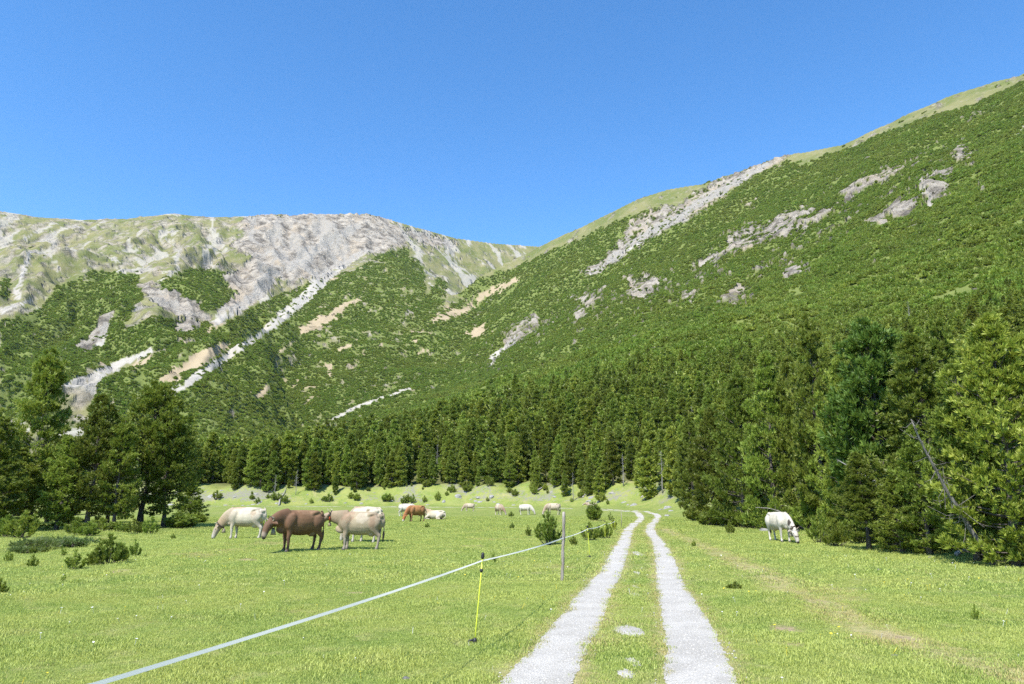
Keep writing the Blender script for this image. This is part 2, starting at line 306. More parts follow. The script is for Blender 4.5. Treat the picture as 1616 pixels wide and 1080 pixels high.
def cover(x, y, info):
    z, dE, R, base, Cz, Lz, fr, s, q, d0 = info
    u, v = project(x, y, z)
    n1, n2 = fbm(x / 34, y / 34, 3, 70), fbm(x / 34, y / 34, 3, 80)
    u2 = np.nan_to_num(u + 5.0 * n1 + 2.5 * pn(x / 9, y / 9, 90), nan=-9e3); v2 = np.nan_to_num(v + 3.6 * n2 + 2 * pn(x / 9, y / 9, 91), nan=-9e3)
    far = np.maximum(Cz, Lz) > base - 2
    onR = ~far
    w1, w2 = fbm(x / 75, y / 75, 4, 75), fbm(x / 75, y / 75, 4, 85)
    hit = {k: np.zeros(x.shape, bool) for k in POLY}; soft = np.zeros(x.shape); softt = np.zeros(x.shape)
    for amp, wt in ((0., .25), (9., .25), (18., .25), (-14., .25)):
        ua, va = u2 + amp * w1, v2 + .8 * amp * w2
        for P in POLY['rock']: soft = np.maximum(soft, 0) + wt * in_poly(ua, va, P)
        for P in CRAG: soft = soft + .34 * wt * in_poly(ua, va, P)
        for P in POLY['tan']: softt = softt + wt * in_poly(ua, va, P)
    for k, ps in POLY.items():
        for P in ps:
            if k in ('rock', 'tan'): continue
            if k == 'scree': hit[k] |= in_poly(u * .3 + u2 * .7, v * .3 + v2 * .7, P)
            else: hit[k] |= in_poly(u2, v2, P)
    hi_ = fbm(x / 6, y / 6, 2, 125)
    big, mid, fin = fbm(x / 120, y / 120, 3, 100), fbm(x / 45, y / 45, 3, 110), fbm(x / 13, y / 13, 3, 120)
    rock = (np.minimum(soft, 1) + np.where(onR, .52, .30) * (fin + .5 * mid + .8 * hi_) > np.where(onR, .74, .42)); tan = (softt + .35 * (fin + .4 * mid) > .55); scree = hit['scree'] & (fin + .5 * hi_ > -.55)
    grass = hit['grass']
    wood = np.where(far, hit['wood'], True)
    # openings in the dwarf pine
    opens = far & wood & (mid * .6 + fin * .6 + .35 * big > np.where(Cz > Lz - 40, .42, .62))
    opensR = onR & (fr > .12) & (mid * .6 + fin * .7 + .3 * big > .80)
    topG = onR & (fr > .972 - .03 * mid)
    open_ = opens | opensR | grass | topG | scree | rock | tan
    shrub = wood & ~open_
    scatter = (grass | topG | (far & ~wood)) & (mid + .5 * fin > .95 + np.where(far, .25, 0)) & ~rock & ~scree
    shrub = shrub | (scatter & ~(far & (z > 760)))
    # bare rock and scree breaking through the alpine turf of the far mountain
    st = fbm(x / 60, y / 60, 4, 130) + .8 * fbm(x / 18, y / 18, 2, 140)
    rk = np.where(far & ~wood, .8 * sm(-.15, .85, st + .15 * sm(520, 900, z) - .45 * sm(500, 900, .9 * x + .42 * y) - .15 * sm(0, 1, pn(x / 300, y / 300, 150))), 0.0)
    rk = np.where(onR & (grass | topG), sm(.5, 1.1, st) * .9, rk)
    rk = np.where(opens, sm(-.2, .7, st) * .7, rk); rk = np.where(opensR, sm(-.25, .5, st) * .9 * sm(.2, .35, fr), rk)
    ac, bc = .9 * x + .42 * y + 40 * pn(x / 130, y / 130, 170), -.42 * x + .9 * y
    gul = ridged(ac / 120, bc / 650, 2, 172); chute = far & ~wood & (gul + .22 * mid + .15 * fin + .25 * big > 1.08)
    scf = np.where(scree, 1., np.where(chute, .75, 0))
    tn = tan.astype(float) + np.where(opens, sm(.0, .8, pn(x / 80, y / 80, 160)) * .8, 0)
    tn = np.clip(tn + np.where(far & ~wood & ~rock, .25 * sm(.2, .9, mid), 0), 0, 1)
    return dict(rock=np.where(rock, 1., rk), tan=tn, scree=scf, shrub=shrub.astype(float), far=far, onR=onR, u=u, v=v)

# ------------------------------------------------------------------ road, worn trail and bare spots on the meadow
def smooth_line(P, n):
    P = np.asarray(P, float); t = np.r_[0, np.cumsum(np.hypot(*np.diff(P[:, :2], axis=0).T))]; T = np.linspace(0, t[-1], n)
    m = np.gradient(P, t, axis=0); i = np.clip(np.searchsorted(t, T) - 1, 0, len(t) - 2); h = (t[i + 1] - t[i])[:, None]; s = ((T - t[i])[:, None]) / h
    return (2 * s**3 - 3 * s**2 + 1) * P[i] + (s**3 - 2 * s**2 + s) * h * m[i] + (-2 * s**3 + 3 * s**2) * P[i + 1] + (s**3 - s**2) * h * m[i + 1]
def flat(u, v): X, Z = pix_ray(u, v); Y = -EYE / Z; return (X * Y, Y)
_tl = [((795 + 902) / 2, 1080), (888, 1023), (939.5, 940), (975.5, 878), (991, 839), (1012, 818)]
_tr = [((1061 + 1153) / 2, 1080), (1095.5, 1023), (1064, 940), (1047.5, 878), (1037, 852), (1027, 839), (1036, 820)]
TL = [flat(*p) for p in _tl]; TR = [flat(*p) for p in _tr]
def back(a, b, Y): t = (Y - a[1]) / (b[1] - a[1]); return (a[0] + (b[0] - a[0]) * t, Y)
TL = [(-1.0, -6.0), (-.55, 1.0)] + TL + [(16.6, 98), (18.6, 112), (18.4, 126), (15, 141), (6, 156), (-12, 168), (-40, 177), (-80, 182), (-130, 180)]
TR = [(.75, -6.0), (1.05, 1.0)] + TR + [(18.2, 94), (20.5, 112), (20.3, 128), (16.5, 144), (7, 159), (-12, 171), (-40, 180), (-80, 185), (-130, 183)]
TL, TR = smooth_line(TL, 900), smooth_line(TR, 900)
TRAIL = np.array([flat(*p) for p in [(1616, 1075), (1440, 1020), (1300, 958), (1200, 905), (1130, 872), (1085, 850), (1050, 836)]])
BARE = [(flat(1240, 995), .28), (flat(182, 906), .35), (flat(390, 884), .5), (flat(1250, 1022), .2), (flat(745, 862), .6), (flat(1430, 1005), .25), (flat(560, 935), .2), (flat(990, 998), .0)]
def track_d(x, y):
    a = poly_dist(x, y, TL[::6])[0]; b = poly_dist(x, y, TR[::6])[0]; return np.minimum(a, b), a, b
def worn_masks(x, y):
    m, a, b = track_d(x, y)
    nz = pn(x / .35, y / .35, 200); nz2 = pn(x / 1.4, y / 1.4, 201)
    mid = (a + b < 1.95)
    w = .75 * (1 - sm(.28, .62 + .2 * nz2, m)) + .35 * mid * sm(-.3, .6, nz2 + .5 * nz)
    td = poly_dist(x, y, TRAIL)[0]; w = np.maximum(w, (.85 + .4 * nz2) * (1 - sm(.08, .75, td + .15 * nz)))
    w = np.maximum(w, .7 * sm(.55, 1.0, fbm(x / 5, y / 5, 3, 205)))
    w = np.maximum(w, .22 * sm(110, 150, y) * sm(0, 3, edge_d(x, y)[0]) * sm(-.3, .5, pn(x / 4, y / 4, 206)))
    br = np.zeros(np.shape(x))
    for (bx, by), r in BARE:
        if r: br = np.maximum(br, 1 - sm(.4, 1.1, np.hypot((x - bx) / r, (y - by) / (r * 1.3)) + .3 * nz))
    br = np.maximum(br, .6 * (1 - sm(.05, .3, td + .2 * nz)) * sm(.0, .7, nz2))
    return np.clip(w, 0, 1), np.clip(br, 0, 1), m

# ------------------------------------------------------------------ the land as meshes
def build_land():
    A = np.concatenate([np.radians(np.linspace(-180, -46, 30, endpoint=False)), np.radians(np.linspace(-46, 46, 780)), np.radians(np.linspace(46, 180, 30)[1:])])
    Rr = np.concatenate([np.geomspace(.6, 150, 230, endpoint=False), np.geomspace(150, 900, 240, endpoint=False), np.geomspace(900, 3600, 430, endpoint=False), np.geomspace(3600, 5200, 12)])
    AA, RR = np.meshgrid(A, Rr, indexing='ij')
    x = (np.sin(AA) * RR).ravel(); y = (np.cos(AA) * RR).ravel()
    info = land(x, y, True); z = info[0].copy(); fk = RR.ravel() > 145      # only the mountains need their cover worked out
    sub = cover(x[fk], y[fk], [a_[fk] for a_ in info]); cv = {}
    for k_, a_ in sub.items(): cv[k_] = np.zeros(x.shape, a_.dtype); cv[k_][fk] = a_
    cv['onR'][~fk] = True
    z = z + cv['rock'] * (7 * ridged((.9 * x + .42 * y) / 60 + .5 * pn(x / 60, y / 60, 305), (-.42 * x + .9 * y) / 190, 3, 300) - 5) * sm(250, 800, np.hypot(x, y)) + (cv['rock'] > .9) * cv['onR'] * (2 + 3 * pn(x / 17, y / 17, 310)) * sm(400, 900, np.hypot(x, y)) * (info[6] < .93)
    dE = info[1]; near = (np.hypot(x, y) < 320) | (~cv['far'] & (info[6] < .03))
    w = np.zeros(x.shape); br = np.zeros(x.shape); k = np.hypot(x, y) < 260
    w[k], br[k], _ = worn_masks(x[k], y[k])
    fb = sm(90, 150, y)
    stony = np.where(k, fb * sm(1, 5, dE) * (1 - sm(12, 24, dE)), 0) * (.48 + .4 * pn(x / 8, y / 8, 210)); litter = sm(2, 9, dE) * (1 - fb) + fb * sm(10, 20, dE)
    gro = np.exp(-(((x + 27) / 9) ** 2 + ((y - 51) / 8) ** 2)); litter = np.maximum(litter, sm(.35, .7, gro + .15 * pn(x / 3, y / 3, 211)) * .9)
    litter = litter * (.8 + .35 * pn(x / 2.2, y / 2.2, 212)); litter = np.clip(litter, 0, 1)
    na, nr = len(A), len(Rr)
    i = np.arange(na - 1)[:, None] * nr + np.arange(nr - 1)[None]
    F = np.stack([i, i + nr, i + nr + 1, i + 1], -1).reshape(-1, 4)[:, ::-1]
    V = np.stack([x, y, z], 1)
    cls = np.where(cv['far'], 2, np.where(near, 0, 1)); fc = cls[F[:, 0]]
    out = []
    for c, nm, mt in ((0, 'valley_meadow', M_MEADOW), (1, 'forested_mountain_slope', M_MOUNT), (2, 'rocky_far_mountain', M_MOUNT)):
        f = F[fc == c]; ids = np.unique(f); inv = np.zeros(len(V), np.int64); inv[ids] = np.arange(len(ids)); vv = V[ids]; ff = inv[f]
        at_ = dict(worn=w[ids], bare=br[ids], stony=stony[ids], litter=litter[ids]) if c == 0 else {k2: cv[k2][ids] for k2 in ('rock', 'tan', 'scree', 'shrub')}
        if c == 0:                                             # close the sheet under the camera
            ctr = len(vv); ring = inv[np.arange(na) * nr]; vv = np.vstack([vv, [[0, 0, 0]]]); at_ = {k2: np.r_[a, 0] for k2, a in at_.items()}
            ff = [ff, np.stack([np.full(na - 1, ctr), ring[1:], ring[:-1]], 1)]
        o = obj(nm, mesh_np(nm, vv, ff, mt, at_, smooth=True)); tag(o, kind='structure'); out.append(o)
    tag(out[0], 'bright green grazed alpine meadow on the flat valley floor', 'meadow')
    tag(out[1], 'long mountainside covered in dwarf pine, rising behind the gravel road', 'mountain')
    tag(out[2], 'grey rocky mountain ridge with scree chutes beyond the valley', 'mountain')
build_land()

def m_gravel():
    m, n, l, bs = mat('white_gravel'); b = NB(m); p = b.pos()
    c = b.mix(b.ramp(b.noise(p, 1.6, 5, .65), .3, .7), (.37, .348, .305), (.52, .495, .445))
    st = b.voro(p, 42, 'Color'); c = b.mix(.35, c, b.mix(b.voro(p, 42), (.54, .515, .47), (.24, .225, .195))); c = b.mix(b.math('MULTIPLY', b.ramp(b.noise(p, 60, 2), .6, .72), .6), c, (.20, .19, .17))
    l.new(c, bs.inputs['Base Color']); bs.inputs['Roughness'].default_value = .95; bs.inputs['Specular IOR Level'].default_value = .1
    l.new(b.bump(b.math('ADD', b.voro(p, 42), b.noise(p, 90, 3)), .7, .02), bs.inputs['Normal']); return m
M_GRAVEL = m_gravel()
def strip(name, P, half, label):
    t = np.gradient(P, axis=0); t /= np.linalg.norm(t, axis=1)[:, None]; nrm = np.stack([-t[:, 1], t[:, 0]], 1)
    s = np.r_[0, np.cumsum(np.hypot(*np.diff(P, axis=0).T))]; V = []
    for k, f in enumerate((-1, -.6, -.2, .2, .6, 1)):
        jit = (.05 * pn(s / .9, s * 0 + k * 7.7, 400) + .05 * pn(s / .11, s * 0 + k * 3.1, 401)) * (1 if abs(f) == 1 else 0)
        q = P + nrm * (f * half(P[:, 1]) * (1 + jit * 2.2))[:, None]
        V.append(np.c_[q, land(q[:, 0], q[:, 1]) + (.004 if abs(f) == 1 else .012)])
    V = np.stack(V, 1); n = len(P); k = V.shape[1]
    i = np.arange(n - 1)[:, None] * k + np.arange(k - 1)[None]
    F = np.stack([i, i + k, i + k + 1, i + 1], -1).reshape(-1, 4)[:, ::-1]
    tag(obj(name, mesh_np(name, V.reshape(-1, 3), F, M_GRAVEL, smooth=True)), label, 'road', kind='structure')
hw = lambda y: .29 + .05 * sm(20, 8, y) + .14 * sm(40, 120, y)
strip('gravel_wheel_track', smooth_line(TL, 5200), hw, 'white gravel wheel rut nearer the tape fence')
strip('gravel_wheel_track', smooth_line(TR, 5200), hw, 'white gravel wheel rut nearer the forest')

PATCH = [(991, 1000, .19, .44), (1003, 942, .10, .40), (1003, 925, .07, .3), (1008, 876, .15, .8), (1010, 858, .12, .5), (1000, 1052, .07, .22), (988, 1072, .08, .18), (1005, 900, .08, .3)]
for i_, (pu, pv, rx, ry) in enumerate(PATCH):
    px_, py_ = flat(pu, pv); a_ = np.linspace(0, 2 * np.pi, 40, endpoint=False); rr_ = 1 + .4 * pn(np.cos(a_) * 1.9 + i_ * 5, np.sin(a_) * 1.9, 410) + .3 * pn(np.cos(a_) * 8, np.sin(a_) * 8 + i_, 411)
    V_ = [np.c_[px_ + f_ * rx * rr_ * np.cos(a_), py_ + f_ * ry * rr_ * np.sin(a_)] for f_ in (1, .55)]; V_ = np.vstack(V_ + [[[px_, py_]]]); V_ = np.c_[V_, land(V_[:, 0], V_[:, 1]) + np.r_[np.full(40, .003), np.full(41, .012)]]
    c_ = np.arange(40); d_ = (c_ + 1) % 40; tag(obj('gravel_patch', mesh_np('gravel_patch', V_, [np.stack([c_, d_, d_ + 40, c_ + 40], 1), np.stack([c_ + 40, d_ + 40, np.full(40, 80)], 1)], M_GRAVEL, smooth=True)), 'bare gravel patch in the grass strip between the wheel ruts', 'road', 'gravel patches between the ruts', 'structure')

# ------------------------------------------------------------------ plant materials
def m_needles(name, dark, lite, tip, hue=.35, trans=.28):
    """needle foliage: tint varies from tuft to tuft and from plant to plant"""
    m, n, l, bs = mat(name); b = NB(m)
    t = b.attr('tint'); r = b.oinfo('Random')
    c = b.mix(b.ramp(t, 0, .75), dark, lite); c = b.mix(b.ramp(t, .72, 1.0), c, tip)
    loc = b.oinfo('Location'); pt = b.noise(loc, .009, 4, .6); c = b.mix(b.math('MULTIPLY', b.ramp(pt, .42, .66), .75), c, b.mix(.55, c, (.36, .38, .075)))
    c = b.mix(b.math('MULTIPLY', b.ramp(b.noise(loc, .03, 3), .52, .7), .45), c, b.mix(.45, c, (.06, .11, .025)))
    v = b.math('ADD', b.math('MULTIPLY', r, hue * 1.6), 1 - hue * .8)
    k = n.new('ShaderNodeHueSaturation'); l.new(c, k.inputs['Color']); l.new(v, k.inputs['Value'])
    l.new(b.math('ADD', .487, b.math('MULTIPLY', b.math('FRACT', b.math('MULTIPLY', r, 7.13)), .026)), k.inputs['Hue'])
    d = n.new('ShaderNodeBsdfDiffuse'); tr = n.new('ShaderNodeBsdfTranslucent'); gl = n.new('ShaderNodeBsdfGlossy'); gl.inputs['Roughness'].default_value = .45
    l.new(k.outputs[0], d.inputs[0]); l.new(b.mix(.5, k.outputs[0], (.16, .20, .03)), tr.inputs[0]); gl.inputs[0].default_value = (.6, .6, .6, 1)
    mx = n.new('ShaderNodeMixShader'); mx.inputs[0].default_value = trans; l.new(d.outputs[0], mx.inputs[1]); l.new(tr.outputs[0], mx.inputs[2])
    m2 = n.new('ShaderNodeMixShader'); m2.inputs[0].default_value = .035; l.new(mx.outputs[0], m2.inputs[1]); l.new(gl.outputs[0], m2.inputs[2])
    n.remove(bs); l.new(m2.outputs[0], n['Material Output'].inputs[0]); return m
M_PINE = m_needles('pine_needles', (.185, .242, .033), (.275, .345, .051), (.365, .41, .088), .46, .45)
M_FAR = m_needles('dwarf_pine_needles', (.185, .270, .034), (.275, .370, .052), (.36, .42, .09), .30, .45)
M_STONE = m_needles('stone_pine_needles', (.085, .165, .024), (.145, .250, .038), (.22, .33, .065), .1, .42)
M_YOUNG = m_needles('young_pine_needles', (.190, .260, .035), (.290, .365, .055), (.38, .43, .095), .3, .42)
M_JUN = m_needles('juniper_needles', (.11, .175, .05), (.20, .28, .085), (.28, .34, .12), .2, .42)
M_RUST = m_needles('dead_red_needles', (.16, .07, .03), (.26, .12, .055), (.33, .17, .08), .2)
M_YELL = m_needles('yellow_needles', (.13, .16, .02), (.24, .26, .035), (.32, .32, .06), .1)
def m_wood(name, a, c2, sc=14):
    m, n, l, bs = mat(name); b = NB(m); p = b.ocoord()
    mp = n.new('ShaderNodeMapping'); mp.inputs['Scale'].default_value = (1, 1, .18); l.new(p, mp.inputs[0])
    f = b.noise(mp.outputs[0], sc, 5, .65); l.new(b.mix(b.ramp(f, .3, .7), a, c2), bs.inputs['Base Color'])
    bs.inputs['Roughness'].default_value = .95; bs.inputs['Specular IOR Level'].default_value = .15; l.new(b.bump(f, .8, .03), bs.inputs['Normal']); return m
M_BARK = m_wood('pine_bark', (.060, .050, .042), (.17, .15, .13)); M_DEAD = m_wood('dead_bark', (.085, .075, .066), (.24, .22, .20)); M_GREY = m_wood('weathered_wood', (.17, .155, .14), (.42, .40, .37))

# ------------------------------------------------------------------ plant shapes
def unit(v): return v / np.maximum(np.linalg.norm(v, axis=-1, keepdims=True), 1e-9)
def tufts(P, D, L, k, R, wid=.17, spread=.75, tint=None, nrm=None):
    """k pointed blades fanning from each point P about direction D, length L"""
    N = len(P); D = unit(D); P = P[:, None]; rd = unit(R.normal(size=(N, k, 3)))
    perp = unit(rd - (rd * D[:, None]).sum(-1, keepdims=True) * D[:, None])
    dirs = unit(D[:, None] + perp * spread * R.uniform(.25, 1.15, (N, k, 1)))
    ln = L[:, None, None] * R.uniform(.65, 1.1, (N, k, 1))
    side = unit(np.cross(dirs, unit(R.normal(size=(N, k, 3))))) * ln * wid
    o = P + perp * ln * .06
    a, b_, c = o - side * .5 + dirs * ln * .12, o + side * .5 + dirs * ln * .12, o + dirs * ln
    V = np.stack([a, b_, c], 2).reshape(-1, 3); F = np.arange(len(V)).reshape(-1, 3)
    t = (R.uniform(0, 1, N) if tint is None else tint)[:, None] + R.uniform(-.12, .12, (N, k)); t = np.repeat(np.clip(t, 0, 1).reshape(-1), 3)
    return V, F, dict(tint=t)
def tube(P, rad, k=5, cap=True):
    P = np.asarray(P, float); rad = np.asarray(rad, float); n = len(P)
    if rad.ndim == 1: rad = np.stack([rad, rad], 1)
    t = unit(np.gradient(P, axis=0)); ref = np.array([0, 0, 1.]) if abs(t[:, 2].mean()) < .8 else np.array([1., 0, 0])
    s = unit(np.cross(t, ref)); up = np.cross(s, t)
    a = np.linspace(0, 2 * np.pi, k, endpoint=False)
    V = P[:, None] + s[:, None] * np.cos(a)[None, :, None] * rad[:, 0, None, None] + up[:, None] * np.sin(a)[None, :, None] * rad[:, 1, None, None]
    i = np.arange(n - 1)[:, None] * k + np.arange(k)[None]; j = np.arange(n - 1)[:, None] * k + (np.arange(k)[None] + 1) % k
    F = [np.stack([i, j, j + k, i + k], -1).reshape(-1, 4)]
    V = V.reshape(-1, 3)
    if cap:
        V = np.vstack([V, P[0], P[-1]]); c = np.arange(k); d = (c + 1) % k
        F.append(np.stack([np.full(k, len(V) - 2), d, c], 1)); F.append(np.stack([np.full(k, len(V) - 1), (n - 1) * k + c, (n - 1) * k + d], 1))
    return V, F
def join(parts):
    Vs, Q, T, o = [], [], [], 0
    for V, F in parts:
        for f in (F if isinstance(F, list) else [F]): (Q if f.shape[1] == 4 else T).append(f + o)
        Vs.append(V); o += len(V)
    return np.vstack(Vs), ([np.vstack(Q)] if Q else []) + ([np.vstack(T)] if T else [])

def pine(seed, h=9.0, w=2.1, nb=130, nt=46, k=9, tl=.225, base=.10, bulge=.25, pw=.8, lean=0., bare=.25, tmat=M_PINE, wid=.33, wood=True, droop=.15, name='pine', both=False):
    R = np.random.default_rng(seed)
    zz = np.linspace(0, 1, 9); wob = np.cumsum(R.normal(0, .006 * h, (9, 2)), 0); wob[:2] *= .3
    sp = np.c_[wob[:, 0] + lean * h * zz**2, wob[:, 1], zz * h * .985]
    tr0 = h * .016 + .03
    parts = [tube(sp, tr0 * (1 - zz * .93) * (1 + .5 * np.exp(-zz * 30)), 7)]
    t = base + (1 - base) * np.sort(R.uniform(0, 1, nb) ** .92); t[-3:] = (.95, .97, .985)
    az = np.cumsum(R.uniform(1.9, 2.9, nb)) + R.normal(0, .3, nb)
    lobes = 1 + .22 * np.sin(az * 2 + R.uniform(0, 6)) * np.sin(t * 9 + R.uniform(0, 6)) + R.normal(0, .13, nb)
    rel = (t - base) / (1 - base)
    rad = w * np.minimum(1, (rel + .12) / (bulge + .12)) ** .6 * np.power(np.maximum(1 - rel, 0.02), pw) / (1 - bulge) ** pw * .95 * lobes + .12
    P0 = np.stack([np.interp(t, zz, sp[:, i]) for i in range(3)], 1)
    out = np.c_[np.cos(az), np.sin(az), np.zeros(nb)]
    up0 = -droop + .75 * rel + R.normal(0, .10, nb)
    TP, TD, TLn, TT, TN = [], [], [], [], []
    for i in range(nb):
        L = rad[i]; s = np.linspace(0, 1, 5)[:, None]
        path = P0[i] + out[i] * L * s + np.array([0, 0, 1.]) * L * (up0[i] * s + .34 * s**2.2) + np.cumsum(R.normal(0, .02 * L, (5, 3)), 0)
        if wood: parts.append(tube(path, (.012 + .012 * L) * (1 - .85 * s[:, 0]), 3, False))
        m = max(4, int(nt * (.45 + .75 * L / w)))
        q = 1 - R.uniform(0, 1, m) ** 1.5 * (1 - bare); c = np.stack([np.interp(q, s[:, 0], path[:, a]) for a in range(3)], 1)
        lat = np.cross(out[i], [0, 0, 1.]); off = R.normal(0, 1, (m, 3)) * np.array([.06, .06, .07]) * L
        ncl = max(2, int(3 + L * 1.6)); cq = R.uniform(.45, 1.0, ncl); cl = R.normal(0, .22, ncl) * L * (1.2 - .6 * cq); j = R.integers(0, ncl, m); q = np.clip(cq[j] + R.normal(0, .07, m), bare, 1.02)
        c = np.stack([np.interp(q, s[:, 0], path[:, a]) for a in range(3)], 1); cr = (.13 + .06 * L) * (tl / .25) ** .5; loc = unit(R.normal(0, 1, (m, 3))) * (R.uniform(0, 1, m) ** .4)[:, None] * cr * np.array([1, 1, .75])
        off = lat * cl[j][:, None] + loc; off[:, 2] += np.abs(cl[j]) * .25
        TP.append(c + off); d = out[i] * .45 + np.array([0, 0, .7]) + loc / cr * .8 + R.normal(0, .2, (m, 3)); TD.append(d); TN.append(loc / cr * .9 + out[i] * .35 + np.array([0, 0, .35]))
        TLn.append(tl * R.uniform(.75, 1.25, m) * (.75 + .25 * min(1, L))); TT.append(np.clip(R.normal(.45, .2) + R.normal(0, .22, m), 0, 1))
    V, F, tint = tufts(np.vstack(TP), np.vstack(TD), np.concatenate(TLn), k, R, wid, .8, np.concatenate(TT), np.vstack(TN))
    crown = mesh_np(name + '_crown', V, F, tmat, tint)
    TV, TF = join(parts); trunk = mesh_np(name + '_trunk', TV, TF, M_BARK, smooth=True)
    if both:
        JV, JF = join([(V, F), (TV, TF)]); nq = sum(len(f) for f in JF if f.shape[1] == 4); nt3 = sum(len(f) for f in JF if f.shape[1] == 3)
        return mesh_np(name, JV, JF, mats=[tmat, M_BARK], midx=[1] * nq + [0] * len(F) + [1] * (nt3 - len(F)), attrs=dict(tint=np.r_[tint['tint'], np.zeros(len(TV))]))
    return crown, trunk
def bush(seed, ns=14, h=1.0, w=.45, nt=26, k=8, tl=.13, tmat=M_YOUNG, splay=.5):
    """young pine: upright candle shoots clothed in needles"""
    R = np.random.default_rng(seed); parts = []; TP, TD, TLn, TT = [], [], [], []
    for i in range(ns):
        az = R.uniform(0, 6.28); o = np.array([math.cos(az), math.sin(az), 0]); r = w * math.sqrt(R.uniform(0, 1)); H = h * (1 - .55 * (r / w) ** 1.5) * R.uniform(.75, 1.05)
        if i == 0: r, H = .03, h
        s = np.linspace(0, 1, 5)[:, None]; path = o * (r * (.15 + .85 * np.sqrt(s))) + np.array([0, 0, 1.]) * H * s**1.1 + np.cumsum(R.normal(0, .012 * h, (5, 3)), 0)
        path[0, 2] = -.03; parts.append(tube(path, .012 * h * (1.1 - s[:, 0]), 3, False))
        m = int(nt * R.uniform(.8, 1.2)); q = R.uniform(.18, 1, m) ** .8; c = np.stack([np.interp(q, s[:, 0], path[:, a]) for a in range(3)], 1)
        a2 = R.uniform(0, 6.28, m); rd = np.c_[np.cos(a2), np.sin(a2), np.zeros(m)]
        TP.append(c + rd * .02 * h); TD.append(rd * splay + np.array([0, 0, 1.]) + o * .15); TLn.append(tl * h * R.uniform(.8, 1.2, m)); TT.append(np.clip(R.normal(.5, .2, m), 0, 1))
    V, F, tint = tufts(np.vstack(TP), np.vstack(TD), np.concatenate(TLn), k, R, .26, .55, np.concatenate(TT))
    TV, TF = join(parts); return mesh_np('shoots', V, F, tmat, tint), mesh_np('stem', TV, TF, M_BARK)
def clump(seed, n=58, k=4, tmat=M_FAR, w=1.0, h=.55, tl=.42):
    """one dwarf pine, seen from far off"""
    R = np.random.default_rng(seed); a = R.uniform(0, 6.28, n); ph = np.arccos(R.uniform(0, 1, n)); rr = R.uniform(.55, 1.0, n) * (1 + .3 * np.sin(a * 3 + seed))
    D = np.c_[np.cos(a) * np.sin(ph), np.sin(a) * np.sin(ph), np.cos(ph)]; P = D * rr[:, None] * np.array([w * .8, w * .8, h]) + R.normal(0, .05, (n, 3))
    V, F, t = tufts(P, D * .7 + np.array([0, 0, .6]), tl * R.uniform(.7, 1.2, n), k, R, .95, .9, np.clip(R.normal(.45, .22, n), 0, 1), D + np.array([0, 0, .25])); return mesh_np('dwarf_pine', V, F, tmat, t)
def snag(seed, h=7.0, nb=46, w=1.1):
    R = np.random.default_rng(seed); zz = np.linspace(0, 1, 8); sp = np.c_[np.cumsum(R.normal(0, .03, (8, 2)), 0), zz * h]
    trunk = mesh_np('dead_trunk', *tube(sp, .11 * (1.02 - zz), 6), M_GREY, smooth=True); parts = []
    for i in range(nb):
        t = R.uniform(.12, .98); az = R.uniform(0, 6.28); L = w * (1.1 - t) * R.uniform(.5, 1.1) + .15; s = np.linspace(0, 1, 4)[:, None]
        p0 = np.array([np.interp(t, zz, sp[:, j]) for j in range(3)]); o = np.array([math.cos(az), math.sin(az), 0]); path = p0 + o * L * s + np.array([0, 0, 1]) * L * (-.25 * s + R.uniform(-.1, .5) * s**2) + np.cumsum(R.normal(0, .03, (4, 3)), 0)
        parts.append(tube(path, .022 * (1.1 - s[:, 0]), 3, False))
        for _ in range(3):
            q = R.uniform(.3, 1); c = p0 + o * L * q + np.array([0, 0, -.15 * L * q]); parts.append(tube(np.array([c, c + R.normal(0, .16, 3)]), [.010, .004], 3, False))
    V, F = join(parts); return mesh_np('dead_branches', V, F, M_GREY), trunk

NEAR = [pine(101, w=2.0, base=.02), pine(102, w=1.7, base=.03, pw=.7), pine(103, w=2.3, base=.02, bulge=.3), pine(104, w=1.9, base=.05, lean=.03), pine(105, w=2.1, base=.02, pw=.95)]
TALL = [pine(111, w=2.0, base=.10, pw=.75, nb=115), pine(112, w=2.3, base=.13, bulge=.35, pw=.65, nb=120), pine(113, w=2.0, base=.05, pw=.7, nb=120)]
STONE = pine(120, h=9, w=2.2, nb=125, nt=50, k=8, tl=.28, base=.03, bulge=.28, pw=.6, tmat=M_STONE, name='stone_pine', wid=.34)
MIDP = [pine(200 + i, w=w, nb=72, nt=18, k=6, tl=.50, base=.02, pw=p, wid=.62, bulge=.2) for i, (w, p) in enumerate([(1.35, .85), (1.1, .75), (1.5, .9), (1.25, .65), (1.1, .95)])]
FARP = [pine(300 + i, w=w, nb=30, nt=9, k=4, tl=.95, base=.02, pw=p, wid=.8, wood=False, tmat=M_PINE) for i, (w, p) in enumerate([(1.55, .8), (1.3, .7), (1.7, .9), (1.4, .6)])]
CLUMP = [clump(400 + i, h=.45 + .1 * (i % 3)) for i in range(5)]
BUSH = [bush(500, 16, nt=24), bush(501, 9, w=.32), bush(502, 24, w=.5, nt=20), bush(503, 5, w=.2, nt=18)]
DOME = bush(510, 60, w=.48, nt=16, splay=.9, tmat=M_PINE)
SNAG = [snag(601), snag(602, w=.8), snag(603, w=1.3)]

